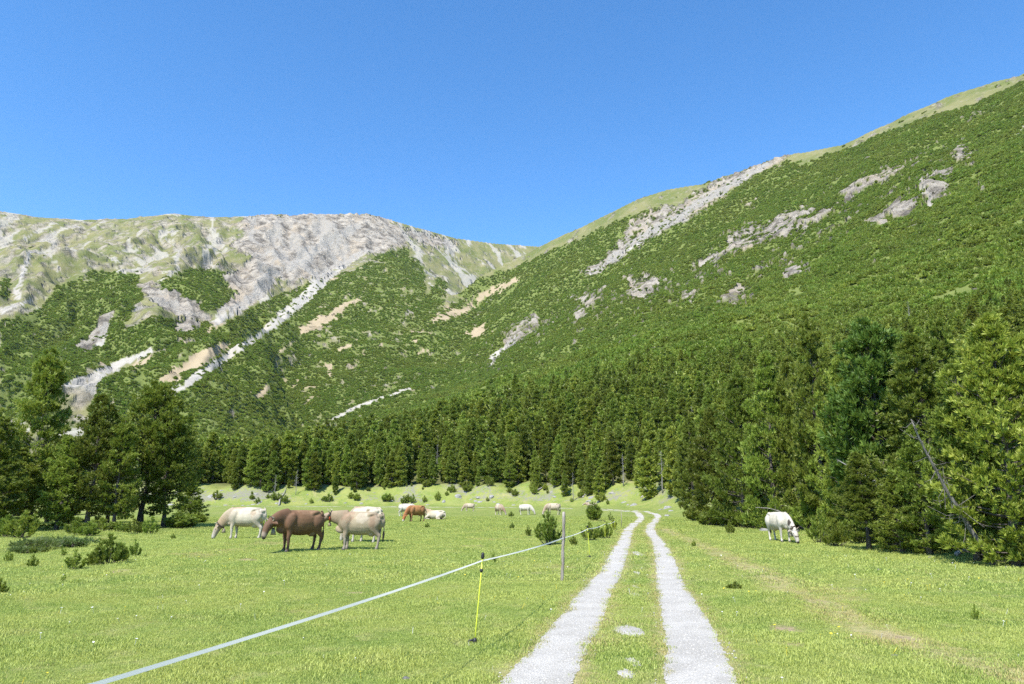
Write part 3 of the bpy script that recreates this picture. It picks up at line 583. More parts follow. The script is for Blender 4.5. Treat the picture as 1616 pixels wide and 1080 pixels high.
# ------------------------------------------------------------------ scattering (masses nobody could count)
def scatter(name, meshes, P, scale, rotz, label, cat, tilt=None):
    c = bpy.data.collections.new(name + '_kinds')
    for i, me in enumerate(meshes):
        p = bpy.data.objects.new(f'{name}_kind_{i:02d}', me); c.objects.link(p)
    n = len(P); sc3 = np.asarray(scale, float); sc3 = np.repeat(sc3[:, None], 3, 1) if sc3.ndim == 1 else sc3
    rot = np.zeros((n, 3)); rot[:, 2] = rotz
    if tilt is not None: rot[:, :2] = tilt
    me = mesh_np(name, P, [], attrs=dict(scl=sc3, rot=rot))
    a = me.attributes.new('idx', 'INT', 'POINT'); a.data.foreach_set('value', np.random.default_rng(n).integers(0, len(meshes), n).astype(np.int32))
    o = obj(name, me); tag(o, label, cat, kind='stuff')
    ng = bpy.data.node_groups.new(name + '_scatter', 'GeometryNodeTree'); ng.interface.new_socket('Geometry', in_out='INPUT', socket_type='NodeSocketGeometry'); ng.interface.new_socket('Geometry', in_out='OUTPUT', socket_type='NodeSocketGeometry')
    N, L = ng.nodes, ng.links; gi = N.new('NodeGroupInput'); go = N.new('NodeGroupOutput'); ip = N.new('GeometryNodeInstanceOnPoints'); ci = N.new('GeometryNodeCollectionInfo')
    ci.inputs['Collection'].default_value = c; ci.inputs['Separate Children'].default_value = True; ci.inputs['Reset Children'].default_value = True; ip.inputs['Pick Instance'].default_value = True
    def na(nm, ty): k = N.new('GeometryNodeInputNamedAttribute'); k.data_type = ty; k.inputs['Name'].default_value = nm; return k.outputs['Attribute']
    L.new(gi.outputs[0], ip.inputs['Points']); L.new(ci.outputs[0], ip.inputs['Instance']); L.new(na('idx', 'INT'), ip.inputs['Instance Index']); L.new(na('scl', 'FLOAT_VECTOR'), ip.inputs['Scale']); L.new(na('rot', 'FLOAT_VECTOR'), ip.inputs['Rotation']); L.new(ip.outputs[0], go.inputs[0])
    md = o.modifiers.new('scatter', 'NODES'); md.node_group = ng
    return o

# dwarf pine on the mountains
def mountain_cover():
    R = np.random.default_rng(21); out = []
    for lo, hi, n in ((150, 420, 42000), (420, 900, 105000), (900, 1700, 210000), (1700, 3300, 380000)):
        th = np.radians(R.uniform(-41, 41, n)); r = np.sqrt(R.uniform(lo * lo, hi * hi, n)); x, y = r * np.sin(th), r * np.cos(th)
        info = land(x, y, True); cv = cover(x, y, info); z = info[0]
        keep = (cv['shrub'] > .5) & (cv['u'] > -60) & (cv['u'] < 1680) & (cv['v'] < 830) & (cv['onR'] | (z > 6)) & ((info[6] > .025) | cv['far']) & ~((info[1] < 13) & (y < 280))
        out.append(np.c_[x, y, z, r, cv['far']][keep])
    return np.vstack(out)
MC = mountain_cover()
# hide what lies behind nearer ground: horizon angle per bearing
def visible_ground(P):
    th = np.degrees(np.arctan2(P[:, 0], P[:, 1])); rr = np.hypot(P[:, 0], P[:, 1]); el = (P[:, 2] + 4 - EYE) / rr
    A = np.linspace(-42, 42, 841); Rr = np.geomspace(60, 3600, 260); AA, RR = np.meshgrid(np.radians(A), Rr, indexing='ij')
    z = land(np.sin(AA) * RR, np.cos(AA) * RR); e = np.maximum.accumulate((z - EYE) / RR, 1)
    i = np.clip(np.round((th + 42) / .1).astype(int), 0, 840); j = np.clip(np.searchsorted(Rr, rr * .985) - 1, 0, 259)
    return el > e[i, j] - .010
MC = MC[visible_ground(MC)]

# ------------------------------------------------------------------ trees
def tree(meshes, loc, h, rz, label, group=None, name='mountain_pine', nominal=9.0, wscale=1.0, cat='pine tree'):
    s = h / nominal
    e = empty(name, (loc[0], loc[1], loc[2] - .06), rz, (s * wscale, s * wscale, s)); tag(e, label, cat, group)
    obj('crown', meshes[0], e); obj('trunk', meshes[1], e); return e
ORD = 'first second third fourth fifth sixth seventh eighth ninth tenth eleventh twelfth thirteenth fourteenth fifteenth sixteenth seventeenth eighteenth nineteenth twentieth'.split()
RANK = {}
def ranked(o, phrase, x, y): RANK.setdefault(phrase, []).append((x / max(y, 1), o))
def settle_labels():
    """number look-alikes by their order from left to right within the place they share"""
    for phrase, its in RANK.items():
        its.sort(key=lambda t: t[0])
        for i, (_, o) in enumerate(its): o['label'] = phrase if len(its) == 1 else (f'{phrase}, {ORD[i]} from the left' if i < len(ORD) else f'{phrase}, {ORD[len(its) - 1 - i]} from the right' if len(its) - 1 - i < len(ORD) else phrase)
def place_word(x, y):
    u = CX + FPX * x / y * 1.0 / math.cos(PITCH)
    for lim, w in ((330, 'beyond the left grove'), (420, 'behind the cream white cow'), (512, 'behind the brown cow'), (610, 'behind the tan cow'), (710, 'behind the lying cow'), (765, 'behind the farthest beige cow'), (810, 'behind the head on cow'), (850, 'behind the far white cow'), (910, 'above the wooden post'), (955, 'above the round bush'), (1005, 'above the far road'), (1065, 'above the road bend')):
        if u < lim: return w
    return 'right of the road bend'
LAST = [None]; PLACED = []                                                    # (x, y, height, radius) of trees set by hand
def hand(u, vb, vt, wpx, kind, label, group=None, Y=None, name='mountain_pine', cat='pine tree'):
    p = G(u, vb) if Y is None else GY(u, Y)
    h = float(at(u, vt, p[1])[2] - p[2]); wm = wpx / FPX * p[1] / 2
    nom = 2.05 if kind is not STONE else 2.3
    ws = min(1.5, max(.6, wm / (nom * h / 9.0)))
    LAST[0] = tree(kind, p, h, random.uniform(0, 6.28), label, group, name, wscale=ws, cat=cat); PLACED.append((p[0], p[1], h, wm)); return p
GL, GR = 'pines of the grove left of the cows', 'pines along the near forest edge'
hand(44, 834, 550, 92, TALL[0], 'tallest pine of the dark left grove, spiky top against the mountain', GL)
hand(135, 836, 624, 86, TALL[2], 'round topped pine in the middle of the left grove', GL)
hand(219, 832, 607, 100, TALL[1], 'broad pine with thick bare trunk at the right end of the left grove', GL)
hand(258, 833, 655, 76, TALL[1], 'slim trunked pine standing just right of the broad grove pine', GL)
hand(300, 823, 752, 66, NEAR[4], 'small bushy pine touching the ground right of the left grove', GL)
hand(-14, 842, 660, 90, NEAR[1], 'pine cut by the left edge of the view in the grove', GL)
hand(88, 838, 690, 66, TALL[2], 'shorter pine filling the gap right of the tallest grove pine', GL)
hand(178, 836, 660, 66, TALL[0], 'pine between the round topped and the broad grove pines', GL)
hand(18, 838, 705, 80, NEAR[0], 'low dark pine at the foot of the tallest grove pine', GL)
for i, (u, Y, vt) in enumerate([(14, 56, 680), (78, 60, 690), (108, 57, 690), (172, 60, 700), (-40, 52, 640)]):
    p = hand(u, 0, vt, 62, TALL[i % 3], 'pine in the shaded back row of the left grove', 'back row of the left grove', Y=Y); ranked(LAST[0], 'pine in the shaded back row of the left grove', p[0], p[1])
hand(1402, 864, 509, 148, STONE, 'blue green stone pine standing out among yellow green pines', None, Y=33, name='stone_pine')
hand(1604, 894, 500, 168, NEAR[2], 'big pine at the right edge beside the leaning dead trunk', GR)
hand(1545, 884, 575, 120, TALL[2], 'pine behind the leaning dead trunk, with bare grey lower branches', GR)
hand(1468, 875, 668, 92, NEAR[0], 'low bushy pine directly left of the leaning dead trunk', GR)
hand(1372, 868, 712, 84, NEAR[3], 'low dark pine in front of the blue green stone pine', GR)
hand(1425, 872, 745, 70, NEAR[4], 'smallest pine at the meadow edge below the stone pine', GR)
hand(1300, 846, 496, 96, NEAR[1], 'tall pine right of the lone grazing cow', GR, Y=42)
hand(1222, 832, 552, 88, NEAR[4], 'pine standing straight behind the lone grazing cow', GR, Y=48)
hand(1262, 838, 560, 84, NEAR[0], 'pine just right of the one behind the lone cow', GR, Y=47)
hand(1172, 830, 588, 90, NEAR[2], 'wide pine left of the lone grazing cow, branches down to the grass', GR, Y=52)
hand(1126, 828, 640, 78, NEAR[3], 'pine casting a dark shadow beside the worn trail', GR, Y=57)
hand(1096, 818, 660, 60, NEAR[1], 'slender pine where the forest edge meets the road bend', GR, Y=72)
hand(1342, 850, 560, 92, NEAR[2], 'pine left of the blue green stone pine', GR, Y=36)
hand(1455, 860, 520, 108, TALL[0], 'tall pine right behind the stone pine', GR, Y=36)
hand(1520, 870, 505, 120, NEAR[1], 'tall pine between the stone pine and the right edge', GR, Y=31)

def face_Y(u, v, h):
    """depth at which a tree of height h at column u has its top at row v"""
    Y = np.geomspace(60, 700, 500); X, _ = pix_ray(u, 795); z = land(X * Y, Y); _, vv = project(X * Y, Y, z + h); ok = np.nonzero((vv < v) & (edge_d(X * Y, Y)[0] > 4))[0]; return float(Y[ok[0]]) if len(ok) else 220.0
SNAGS = [(688, 700, 8.5), (702, 712, 8), (1046, 712, 9), (1100, 640, 9), (1142, 622, 9), (466, 742, 7), (432, 748, 7), (985, 715, 8), (1470, 476, 8), (905, 745, 7)]
ODD = [(590, 672, 8), (654, 700, 9)]
for u_, v_, h_ in SNAGS + ODD:                                 # keep the trees off them
    p_ = GY(u_, face_Y(u_, v_, h_)); d_ = p_[:2] / np.linalg.norm(p_[:2])
    for k_ in (0, 3.2, 6.4, 9.6): PLACED.append((p_[0] - d_[0] * k_, p_[1] - d_[1] * k_, .1, 2.6))
# the forest: one spot per tree, then the ones that show largest become things of their own
def forest_spots():
    R = np.random.default_rng(33); out = []
    for lo, hi, cell in ((14, 130, 2.7), (130, 330, 4.0), (330, 760, 7.0)):
        g = np.arange(-hi, hi, cell); X, Y = np.meshgrid(g, g[g > 0]); x = (X + R.uniform(-.42, .42, X.shape) * cell).ravel(); y = (Y + R.uniform(-.42, .42, X.shape) * cell).ravel()
        r = np.hypot(x, y); th = np.degrees(np.arctan2(x, y)); k = (r > lo) & (r <= hi) & (np.abs(th) < 41); x, y, r = x[k], y[k], r[k]
        info = land(x, y, True); z, dE, fr = info[0], info[1], info[6]; fa = sm(85, 150, y)
        n = pn(x / 22, y / 22, 501)
        need = 2.2 + fa * (6.5 + 4.5 * pn(x / 17, y / 17, 502)) * (1 - .45 * sm(5, 20, x))
        k = (dE > need) & (n > -.62) & ~((r > 330) & (R.uniform(0, 1, len(r)) < sm(20, 95, z)))
        h = (7.6 + 2.2 * pn(x / 30, y / 30, 503) + R.normal(0, 2.0, len(x))) * (1 - .6 * sm(12, 85, z)) * (1 - .35 * (1 - sm(2, 9, dE)) * (1 - fa)); h = np.clip(h, 2.2, 12)
        h *= 1 + .28 * fa * (1 - sm(30, 90, z))
        out.append(np.c_[x, y, z, h, r][k])
    S = np.vstack(out)
    for px, py, ph, pr in PLACED: S = S[np.hypot(S[:, 0] - px, S[:, 1] - py) > (1.0 + pr * .55)]
    S = S[S[:, 4].argsort()]
    return S
FS = forest_spots()
def share(S):
    """rough count of picture cells in which each tree is the nearest thing"""
    k = .32; w, h = int(W0 * k), int(H0 * k); buf = np.zeros((h, w), bool); n = np.zeros(len(S))
    blk = sorted([(math.hypot(a, b), a, b, c, d, -1) for a, b, c, d in PLACED] + [(s[4], s[0], s[1], s[3], s[3] * .2, i) for i, s in enumerate(S)])
    for r, x, y, hh, rad, i in blk:
        z = S[i, 2] if i >= 0 else gz(x, y)
        u0, vb = project(np.array(x), np.array(y), np.array(z)); _, vt = project(np.array(x), np.array(y), np.array(z + hh)); wp = rad * FPX / y
        for v in range(max(0, int(vt * k)), min(h, int(vb * k) + 1)):
            f = (v / k - vt) / max(vb - vt, 1e-3); hw_ = wp * min(1, .12 + 1.2 * f) * k; a, b = max(0, int(u0 * k - hw_)), min(w, int(u0 * k + hw_) + 1)
            if b > a:
                if i >= 0: n[i] += np.count_nonzero(~buf[v, a:b])
                buf[v, a:b] = True
    return n
SH = share(FS)
seen = SH > 0
order = np.argsort(-SH); pick = order[:262]; rest = np.setdiff1d(np.nonzero(seen | (FS[:, 4] < 60))[0], pick)
for i in pick:
    x, y, z, h, r = FS[i]; rz = random.uniform(0, 6.28)
    if r < 75: ms = NEAR[i % 5]
    else: ms = MIDP[i % 5]
    dd = edge_d(np.array([x]), np.array([y]))[0][0]; row = 'front row' if dd < 14 else 'second rows' if dd < 30 else 'deeper forest'
    if r < 75: ph, gr = 'yellow green pine crowded behind the near forest edge', 'pines behind the near forest edge'
    else: ph, gr = ('tall ' if h > 8.6 else 'short ' if h < 6.6 else 'middling ') + f'pine in the {row} {place_word(x, y)}', f'pines of the far forest, {row}'
    ranked(tree(ms, (x, y, z), h, rz, ph, gr, wscale=random.uniform(.85, 1.2)), ph, x, y)
MID1 = [pine(200 + i, w=w, nb=72, nt=18, k=6, tl=.50, base=.02, pw=p, wid=.62, bulge=.2, both=True) for i, (w, p) in enumerate([(1.35, .85), (1.1, .75), (1.5, .9), (1.25, .65)])]
Rr_ = FS[rest]
for nm, me, k, lab in (('pine_forest', MID1, Rr_[:, 4] < 230, 'dark green pine forest massed at the foot of the mountainside'), ('distant_pine_forest', [a[0] for a in FARP], Rr_[:, 4] >= 230, 'far pine trees thinning out up the lower mountainside')):
    S = Rr_[k]; scatter(nm, me, S[:, :3] - np.array([0, 0, .1]), S[:, 3] / 9.0, rng.uniform(0, 6.28, len(S)), lab, 'forest')
gap = fbm(MC[:, 0] / 42, MC[:, 1] / 42, 3, 520) + .5 * fbm(MC[:, 0] / 15, MC[:, 1] / 15, 2, 525); MC = MC[rng.uniform(0, 1, len(MC)) > .85 * sm(.35, .8, gap)]
sc = (np.where(MC[:, 3] < 420, 1.5, np.where(MC[:, 3] < 900, 2.1, np.where(MC[:, 3] < 1700, 2.35, 2.75))) * np.clip(rng.lognormal(-.05, .32, len(MC)), .45, 1.9))
hz = rng.uniform(.8, 1.5, len(MC))
scatter('dwarf_pine_cover', CLUMP, MC[:, :3] - np.array([0, 0, .2]), np.c_[sc, sc, sc * hz], rng.uniform(0, 6.28, len(MC)), 'dense green dwarf pine carpet over the mountainsides', 'dwarf pine')

# ------------------------------------------------------------------ shrubs, dead wood, rocks
def shrub(kind, u, v, hpx, label, group=None, Y=None, name='young_pine', wmul=1.0, cat='shrub'):
    p = G(u, v) if Y is None else GY(u, Y); h = max(.08, hpx / FPX * p[1] * 1.02)
    e = empty(name, (p[0], p[1], p[2] - .02), random.uniform(0, 6.28), (h * wmul, h * wmul, h)); tag(e, label, cat, group)
    obj('shoots', kind[0], e); obj('stem', kind[1], e); return e
GS = 'young pines dotted over the meadow'
B0, B1, B2, B3 = BUSH
for k, u, v, h, lab, wm in [
    (B2, 170, 891, 46, 'largest young pine left of the cows, many upright shoots', 1.0), (B0, 150, 893, 28, 'leafy young pine leaning against the largest one on its left side', 1.1), (B0, 189, 887, 28, 'young pine pressed against the right side of the largest left one', 1.0),
    (B1, 117, 899, 29, 'spreading young pine with few shoots, left of the largest one', 1.3), (B1, 212, 879, 26, 'narrow young pine standing apart right of the largest left one', .9),
    (B0, 51, 896, 19, 'small tufted young pine nearest the left grove front', 1.0), (B1, 52, 875, 15, 'tiny young pine in front of the juniper patch', 1.2), (B1, 70, 873, 11, 'low sprig of pine just right of the tiny one by the junipers', 1.4), (B3, 97, 877, 15, 'tiny pine sprig between junipers and spreading young pine', 1.6),
    (B0, 13, 886, 15, 'small young pine at the left edge below the junipers', 1.0), (B3, 101, 918, 13, 'lone pine seedling in the open turf below the spreading young pine', 1.4), (B0, 0, 938, 24, 'young pine half cut by the left edge of the view', 1.0), (B3, 230, 880, 7, 'tiniest pine seedling right of the narrow young pine', 1.5),
    (B1, 273, 851, 9, 'pale sprig in the meadow below the left grove', 1.2), (B3, 547, 864, 24, 'thin sapling between the legs of the tan cow', 1.0), (B1, 422, 838, 22, 'leafy sapling behind the rump of the white grazing cow', 1.0),
    (B2, 866, 860, 50, 'big bushy young pine just left of the wooden fence post', .85), (B1, 834, 846, 16, 'small offshoot at the left side of the bushy pine by the post', 1.0), (B1, 905, 861, 16, 'small young pine right of the wooden fence post', 1.1), (B0, 930, 853, 26, 'dense young pine behind the second yellow stake', 1.2),
    (B0, 946, 850, 19, 'leafy young pine right of the second yellow stake', 1.1), (B0, 958, 849, 22, 'young pine at the third yellow stake', 1.0), (B1, 968, 836, 17, 'young pine at the last stakes of the fence', 1.0), (B3, 963, 822, 12, 'slim sapling above the last stake of the fence', 1.6),
    (B0, 807, 816, 8, 'tiny dark tuft in the meadow under the head on brown cow', 1.4), (B1, 808, 835, 10, 'dark tuft of pine in the middle of the open meadow', 1.3), (B3, 779, 888, 16, 'sprig beside the flat white stone behind the fence tape', 1.2),
    (B1, 1540, 979, 24, 'single small pine seedling in the turf far right', .6), (B1, 1095, 864, 12, 'small dark seedling right of the road', 1.1), (B0, 1160, 930, 12, 'dark weedy tuft on the mound right of the road', 2.2),
    (B0, 1295, 858, 48, 'upright young pine right of the lone grazing cow', .9), (B2, 1318, 862, 40, 'bushy young pine at the forest edge right of the lone cow', 1.2), (B0, 674, 833, 7, 'tiny tuft in front of the lying cow', 1.4), (B0, 1152, 843, 20, 'dark seedling between the worn trail and the lone cow', .8)]:
    shrub(k, u, v, h, lab, GS, wmul=wm)
shrub(DOME, 937, 822, 30, 'round dense dark green bush standing alone beside the far road', None, wmul=.9)
# bushes on the bank at the far end of the meadow
_R = np.random.default_rng(55)
for i in range(62):
    x = _R.uniform(-95, 26); 
    for _ in range(30):
        y = _R.uniform(120, 225); dE = edge_d(np.array([x]), np.array([y]))[0][0]
        if 1.5 < dE < 11: break
    else: continue
    z = gz(x, y); h = _R.uniform(.8, 2.6); wm = _R.uniform(.7, 1.3); k = [B2, B0, B2, DOME, B2, B0][i % 6]
    e = empty('bank_pine', (x, y, z - .05), _R.uniform(0, 6.28), (h * wm, h * wm, h))
    lab = 'low bushy pine on the stony bank behind the far road' if x > -15 else 'low bushy pine on the stony bank behind the big cows'
    ranked(e, 'low bushy pine on the bank ' + place_word(x, y), x, y); tag(e, lab, 'shrub', 'bushes on the bank, right half' if x > -15 else 'bushes on the bank, left half'); obj('shoots', k[0], e); obj('stem', k[1], e)
# bushes and juniper at the foot of the grove and of the near forest edge
for u, v, h, k, wm in [(8, 848, 34, B2, 1.3), (35, 850, 42, B2, 1.1), (118, 845, 26, B0, 1.4), (140, 846, 22, B2, 1.6), (212, 843, 22, B0, 1.4), (236, 844, 26, B0, 1.1), (285, 834, 26, DOME, 1.8), (312, 826, 18, DOME, 1.6), (160, 838, 20, B2, 2.2), (190, 840, 16, B0, 1.4)]:
    e = shrub(k, u, v, h, 'low pine shrub at the shaded foot of the left grove', 'shrubs under the left grove', wmul=wm); ranked(e, e['label'], e.location.x, e.location.y)
for u, Y, h, k, wm in [(1100, 66, 1.6, DOME, 1.5), (1122, 55, 1.3, DOME, 1.6), (1150, 53, 1.5, DOME, 1.5), (1185, 50, 1.6, B2, 1.4), (1255, 45, 1.7, DOME, 1.3), (1280, 43, 1.9, B2, 1.3), (1330, 36, 1.7, DOME, 1.2), (1352, 31.5, 1.5, B2, 1.2), (1398, 28.5, 1.3, DOME, 1.4), (1440, 27, 1.5, B2, 1.2), (1492, 25.5, 1.2, DOME, 1.5), (1545, 24.5, 1.0, B0, 1.4), (1585, 22, .9, B2, 1.5), (1620, 20.5, 1.1, B2, 1.4), (1205, 47, 1.1, B0, 1.5)]:
    p = GY(u, Y); e = empty('edge_pine', (p[0], p[1], p[2] - .03), random.uniform(0, 6.28), (h * wm, h * wm, h)); tag(e, 'low pine bush under the trees of the near forest edge', 'shrub', 'bushes along the near forest edge'); ranked(e, e['label'], e.location.x, e.location.y); obj('shoots', k[0], e); obj('stem', k[1], e)
def juniper(seed):
    R = np.random.default_rng(seed); TP, TD, parts = [], [], []
    for i in range(30):
        az = R.uniform(0, 6.28); L = R.uniform(.5, 1.15); s = np.linspace(0, 1, 5)[:, None]; o = np.array([math.cos(az), math.sin(az), 0]); path = o * L * s + np.array([0, 0, 1]) * (.30 * np.sin(s * 2.2)) * R.uniform(.6, 1.2)
        parts.append(tube(path, .02 * (1.1 - s[:, 0]), 3, False)); q = R.uniform(.25, 1, 16); c = np.stack([np.interp(q, s[:, 0], path[:, a]) for a in range(3)], 1) + R.normal(0, .05, (16, 3)); TP.append(c); TD.append(o * .8 + np.array([0, 0, .6]) + R.normal(0, .3, (16, 3)))
    P = np.vstack(TP); V, F, t = tufts(P, np.vstack(TD), R.uniform(.12, .2, len(P)), 7, R, .22, .8); TV, TF = join(parts)
    return mesh_np('foliage', V, F, M_JUN, t), mesh_np('branches', TV, TF, M_BARK)
JUN = [juniper(701), juniper(702)]
for i, (u, v, s, lab) in enumerate([(62, 868, .95, 'wide grey green juniper mat left of its neighbours at the grove foot'), (88, 862, .85, 'middle juniper mat at the grove foot'), (112, 864, .85, 'juniper mat nearest the round topped grove pine'), (40, 874, .6, 'small juniper mat reaching into the meadow')]):
    p = G(u, v); e = empty('juniper_shrub', (p[0], p[1], p[2] - .02), i * 1.3, s); tag(e, lab, 'juniper', 'junipers at the grove foot'); obj('foliage', JUN[i % 2][0], e); obj('branches', JUN[i % 2][1], e)
# dead standing trees and oddly coloured pines in the forest
for i, (u, v, h) in enumerate(SNAGS):
    Y = face_Y(u, v, h); p = GY(u, Y); h = float(at(u, v, Y)[2] - p[2]); e = empty('dead_pine', p, i * 1.1, (h / 7,) * 3)
    tag(e, ['bare grey dead pine left of its twin in the middle of the far forest', 'bare grey dead pine right of its twin in the middle of the far forest', 'bare grey dead pine above the road bend', 'bare grey dead pine on the wooded rise, lower of two', 'bare grey dead pine on the wooded rise, upper of two',
            'grey dead pine on the bank behind the tan cow', 'grey dead pine on the bank behind the brown cow', 'grey leaning dead pine above the round bush', 'pale dead treetop above the blue green stone pine', 'grey dead pine above the far cow next to the post'][i], 'dead tree', 'dead grey pines in the forest')
    obj('dead_branches', SNAG[i % 3][0], e); obj('trunk', SNAG[i % 3][1], e)
def recolour(me, m): c = me.copy(); c.materials.clear(); c.materials.append(m); return c
for (u, v, h, m, lab) in [(590, 672, 8, M_RUST, 'rust red dying pine in the middle of the far forest'), (654, 700, 9, M_YELL, 'yellowish pine standing out in the far forest')]:
    Y = face_Y(u, v, h); p = GY(u, Y); e = tree((recolour(MIDP[1][0], m), MIDP[1][1]), p, float(at(u, v, Y)[2] - p[2]), 1., lab, name='discoloured_pine')

def dead_trunk(name, A, B, r0, label, nb=26, seed=0, bl=.7, sag=.0, M_GREY=M_GREY):
    R = np.random.default_rng(seed); A, B = np.asarray(A, float), np.asarray(B, float); s = np.linspace(0, 1, 9)[:, None]; L = np.linalg.norm(B - A)
    path = A + (B - A) * s + np.cumsum(R.normal(0, .012 * L, (9, 3)), 0) * np.sin(s * np.pi); path[:, 2] += sag * L * np.sin(s[:, 0] * np.pi)
    o = tag(obj(name, mesh_np(name, *tube(path - A, r0 * (1.05 - .85 * s[:, 0]), 7), M_GREY, smooth=True), None, A), label, 'dead wood'); parts = []
    for i in range(nb):
        q = R.uniform(.25, 1); c = np.array([np.interp(q, s[:, 0], path[:, a]) for a in range(3)]) - A; d = unit(R.normal(0, 1, 3)) * bl * R.uniform(.3, 1) * (1.2 - q * .6); m = c + d * .55 + np.array([0, 0, -.08])
        parts.append(tube(np.array([c, m, c + d + R.normal(0, .08, 3)]), [r0 * .16, r0 * .1, .004], 4, False))
    if parts: obj('side_branches', mesh_np('side_branches', *join(parts), M_GREY), o)['kind'] = 'stuff'
    return o
pb = G(1572, 893)
dead_trunk('leaning_dead_trunk', pb - np.array([0, 0, .1]), at(1438, 662, pb[1] - .5), .078, 'leaning bare dead trunk in front of the big right pine', 40, 1, .8, M_GREY=M_DEAD)
dead_trunk('fallen_branch', at(1412, 776, 28.0), at(1322, 726, 29.5), .06, 'grey broken branch slanting below the blue green stone pine', 10, 2, .5)
dead_trunk('arched_dead_branch', GY(1258, 46.0), at(1192, 801, 46), .05, 'pale arched dead branch at the forest edge above the lone cow', 8, 3, .5, .16)
dead_trunk('fallen_log', G(1510, 880) + [0, 0, .1], G(1560, 868) + [0, 0, .3], .07, 'grey fallen log at the foot of the leaning dead trunk', 8, 4, .4)
for i, (u0, v0, u1, v1, lab) in enumerate([(1012, 786, 1048, 758, 'long grey log lying up the bank right of the far road'), (1016, 790, 1052, 766, 'second grey log just below the long one on the bank'), (920, 786, 946, 752, 'dark log slanting on the bank above the round bush'), (888, 768, 912, 752, 'short grey log in a gap of the bank bushes'), (843, 778, 870, 764, 'short weathered log left of the bank bushes'), (440, 798, 452, 770, 'grey stump log standing on the bank behind the brown cow'), (1062, 778, 1078, 756, 'grey log at the forest corner above the road bend')]):
    a, b = G(u0, v0), G(u1, v1); 
    if np.linalg.norm(a - b) > 16: b = a + (b - a) / np.linalg.norm(b - a) * 9
    dead_trunk('bank_log', a + [0, 0, .15], b + [0, 0, .25], .22, lab, 10, 10 + i, .9)

def m_rock():
    m, n, l, bs = mat('limestone'); b = NB(m); p = b.ocoord(); f = b.noise(p, 2.6, 6, .65)
    c = b.mix(b.ramp(f, .32, .66), (.16, .155, .145), (.36, .345, .32)); c = b.mix(b.math('MULTIPLY', b.ramp(b.noise(p, 1.2, 4), .55, .7), .5), c, (.20, .20, .11))
    l.new(c, bs.inputs['Base Color']); bs.inputs['Roughness'].default_value = .92; l.new(b.bump(f, .9, .12), bs.inputs['Normal']); return m
M_ROCK = m_rock()
def rock_mesh(seed, flat_=.65, sub=3):
    bm = bmesh.new(); bmesh.ops.create_icosphere(bm, subdivisions=sub, radius=1); R = np.random.default_rng(seed); P = R.normal(0, 1, (9, 3)); P = unit(P); dd = R.uniform(.62, .95, 9)
    for v in bm.verts:
        c = np.array(v.co)
        for n_, d in zip(P, dd):
            k = c @ n_ - d
            if k > 0: c = c - n_ * k
        c = c + R.normal(0, .012, 3); v.co = (c[0], c[1], c[2] * flat_)
    me = bpy.data.meshes.new('rock'); bm.to_mesh(me); bm.free(); me.materials.append(M_ROCK); return me
ROCK = [rock_mesh(800 + i, [.6, .75, .5, .9, .65][i]) for i in range(5)]
def rock(x, y, s, label, group=None, k=0, name='boulder', sink=3.5):
    o = obj(name, ROCK[k % 5], None, (x, y, gz(x, y) - s * .1 * sink), random.uniform(0, 6.28), (s, s * random.uniform(.7, 1.1), s * random.uniform(.7, 1.1))); return tag(o, label, 'rock', group)
p = G(794, 887); rock(p[0], p[1], .30, 'flat pale stone in the turf behind the fence tape', k=2, name='flat_stone')
p = G(1206, 838); rock(p[0], p[1], .42, 'whitish boulder in the grass behind the lone cow', k=1)
p = G(642, 1071); rock(p[0], p[1], .055, 'fist sized pale stone in the nearest turf', k=3, name='stone')
for i, (u, v, s) in enumerate([(778, 962, .06), (823, 911, .07), (1180, 829, .16), (1053, 814, .5), (1412, 1035, .05), (950, 1003, .05), (1470, 880, .12), (1598, 902, .14), (1388, 900, .08), (1560, 890, .12)]):
    p = G(u, v); ranked(rock(p[0], p[1], s, 'small pale stone lying in the meadow turf', 'small stones in the turf', i, 'stone'), 'small pale stone lying in the meadow turf', p[0], p[1])
_R = np.random.default_rng(66); nbk = 0
while nbk < 80:
    x, y = _R.uniform(-110, 28), _R.uniform(110, 226); dE = edge_d(np.array([x]), np.array([y]))[0][0]
    if not (.5 < dE < 11) or pn(x / 11, y / 11, 77) < -.15: continue
    s = _R.uniform(.25, 1.05) * (1.5 if _R.uniform() < .12 else 1); o = rock(x, y, s, 'grey limestone boulder on the bank behind the far road' if x > -15 else 'grey limestone boulder on the bank behind the big cows', 'boulders on the bank, right half' if x > -15 else 'boulders on the bank, left half', nbk); ranked(o, 'grey boulder on the bank ' + place_word(x, y), x, y); nbk += 1

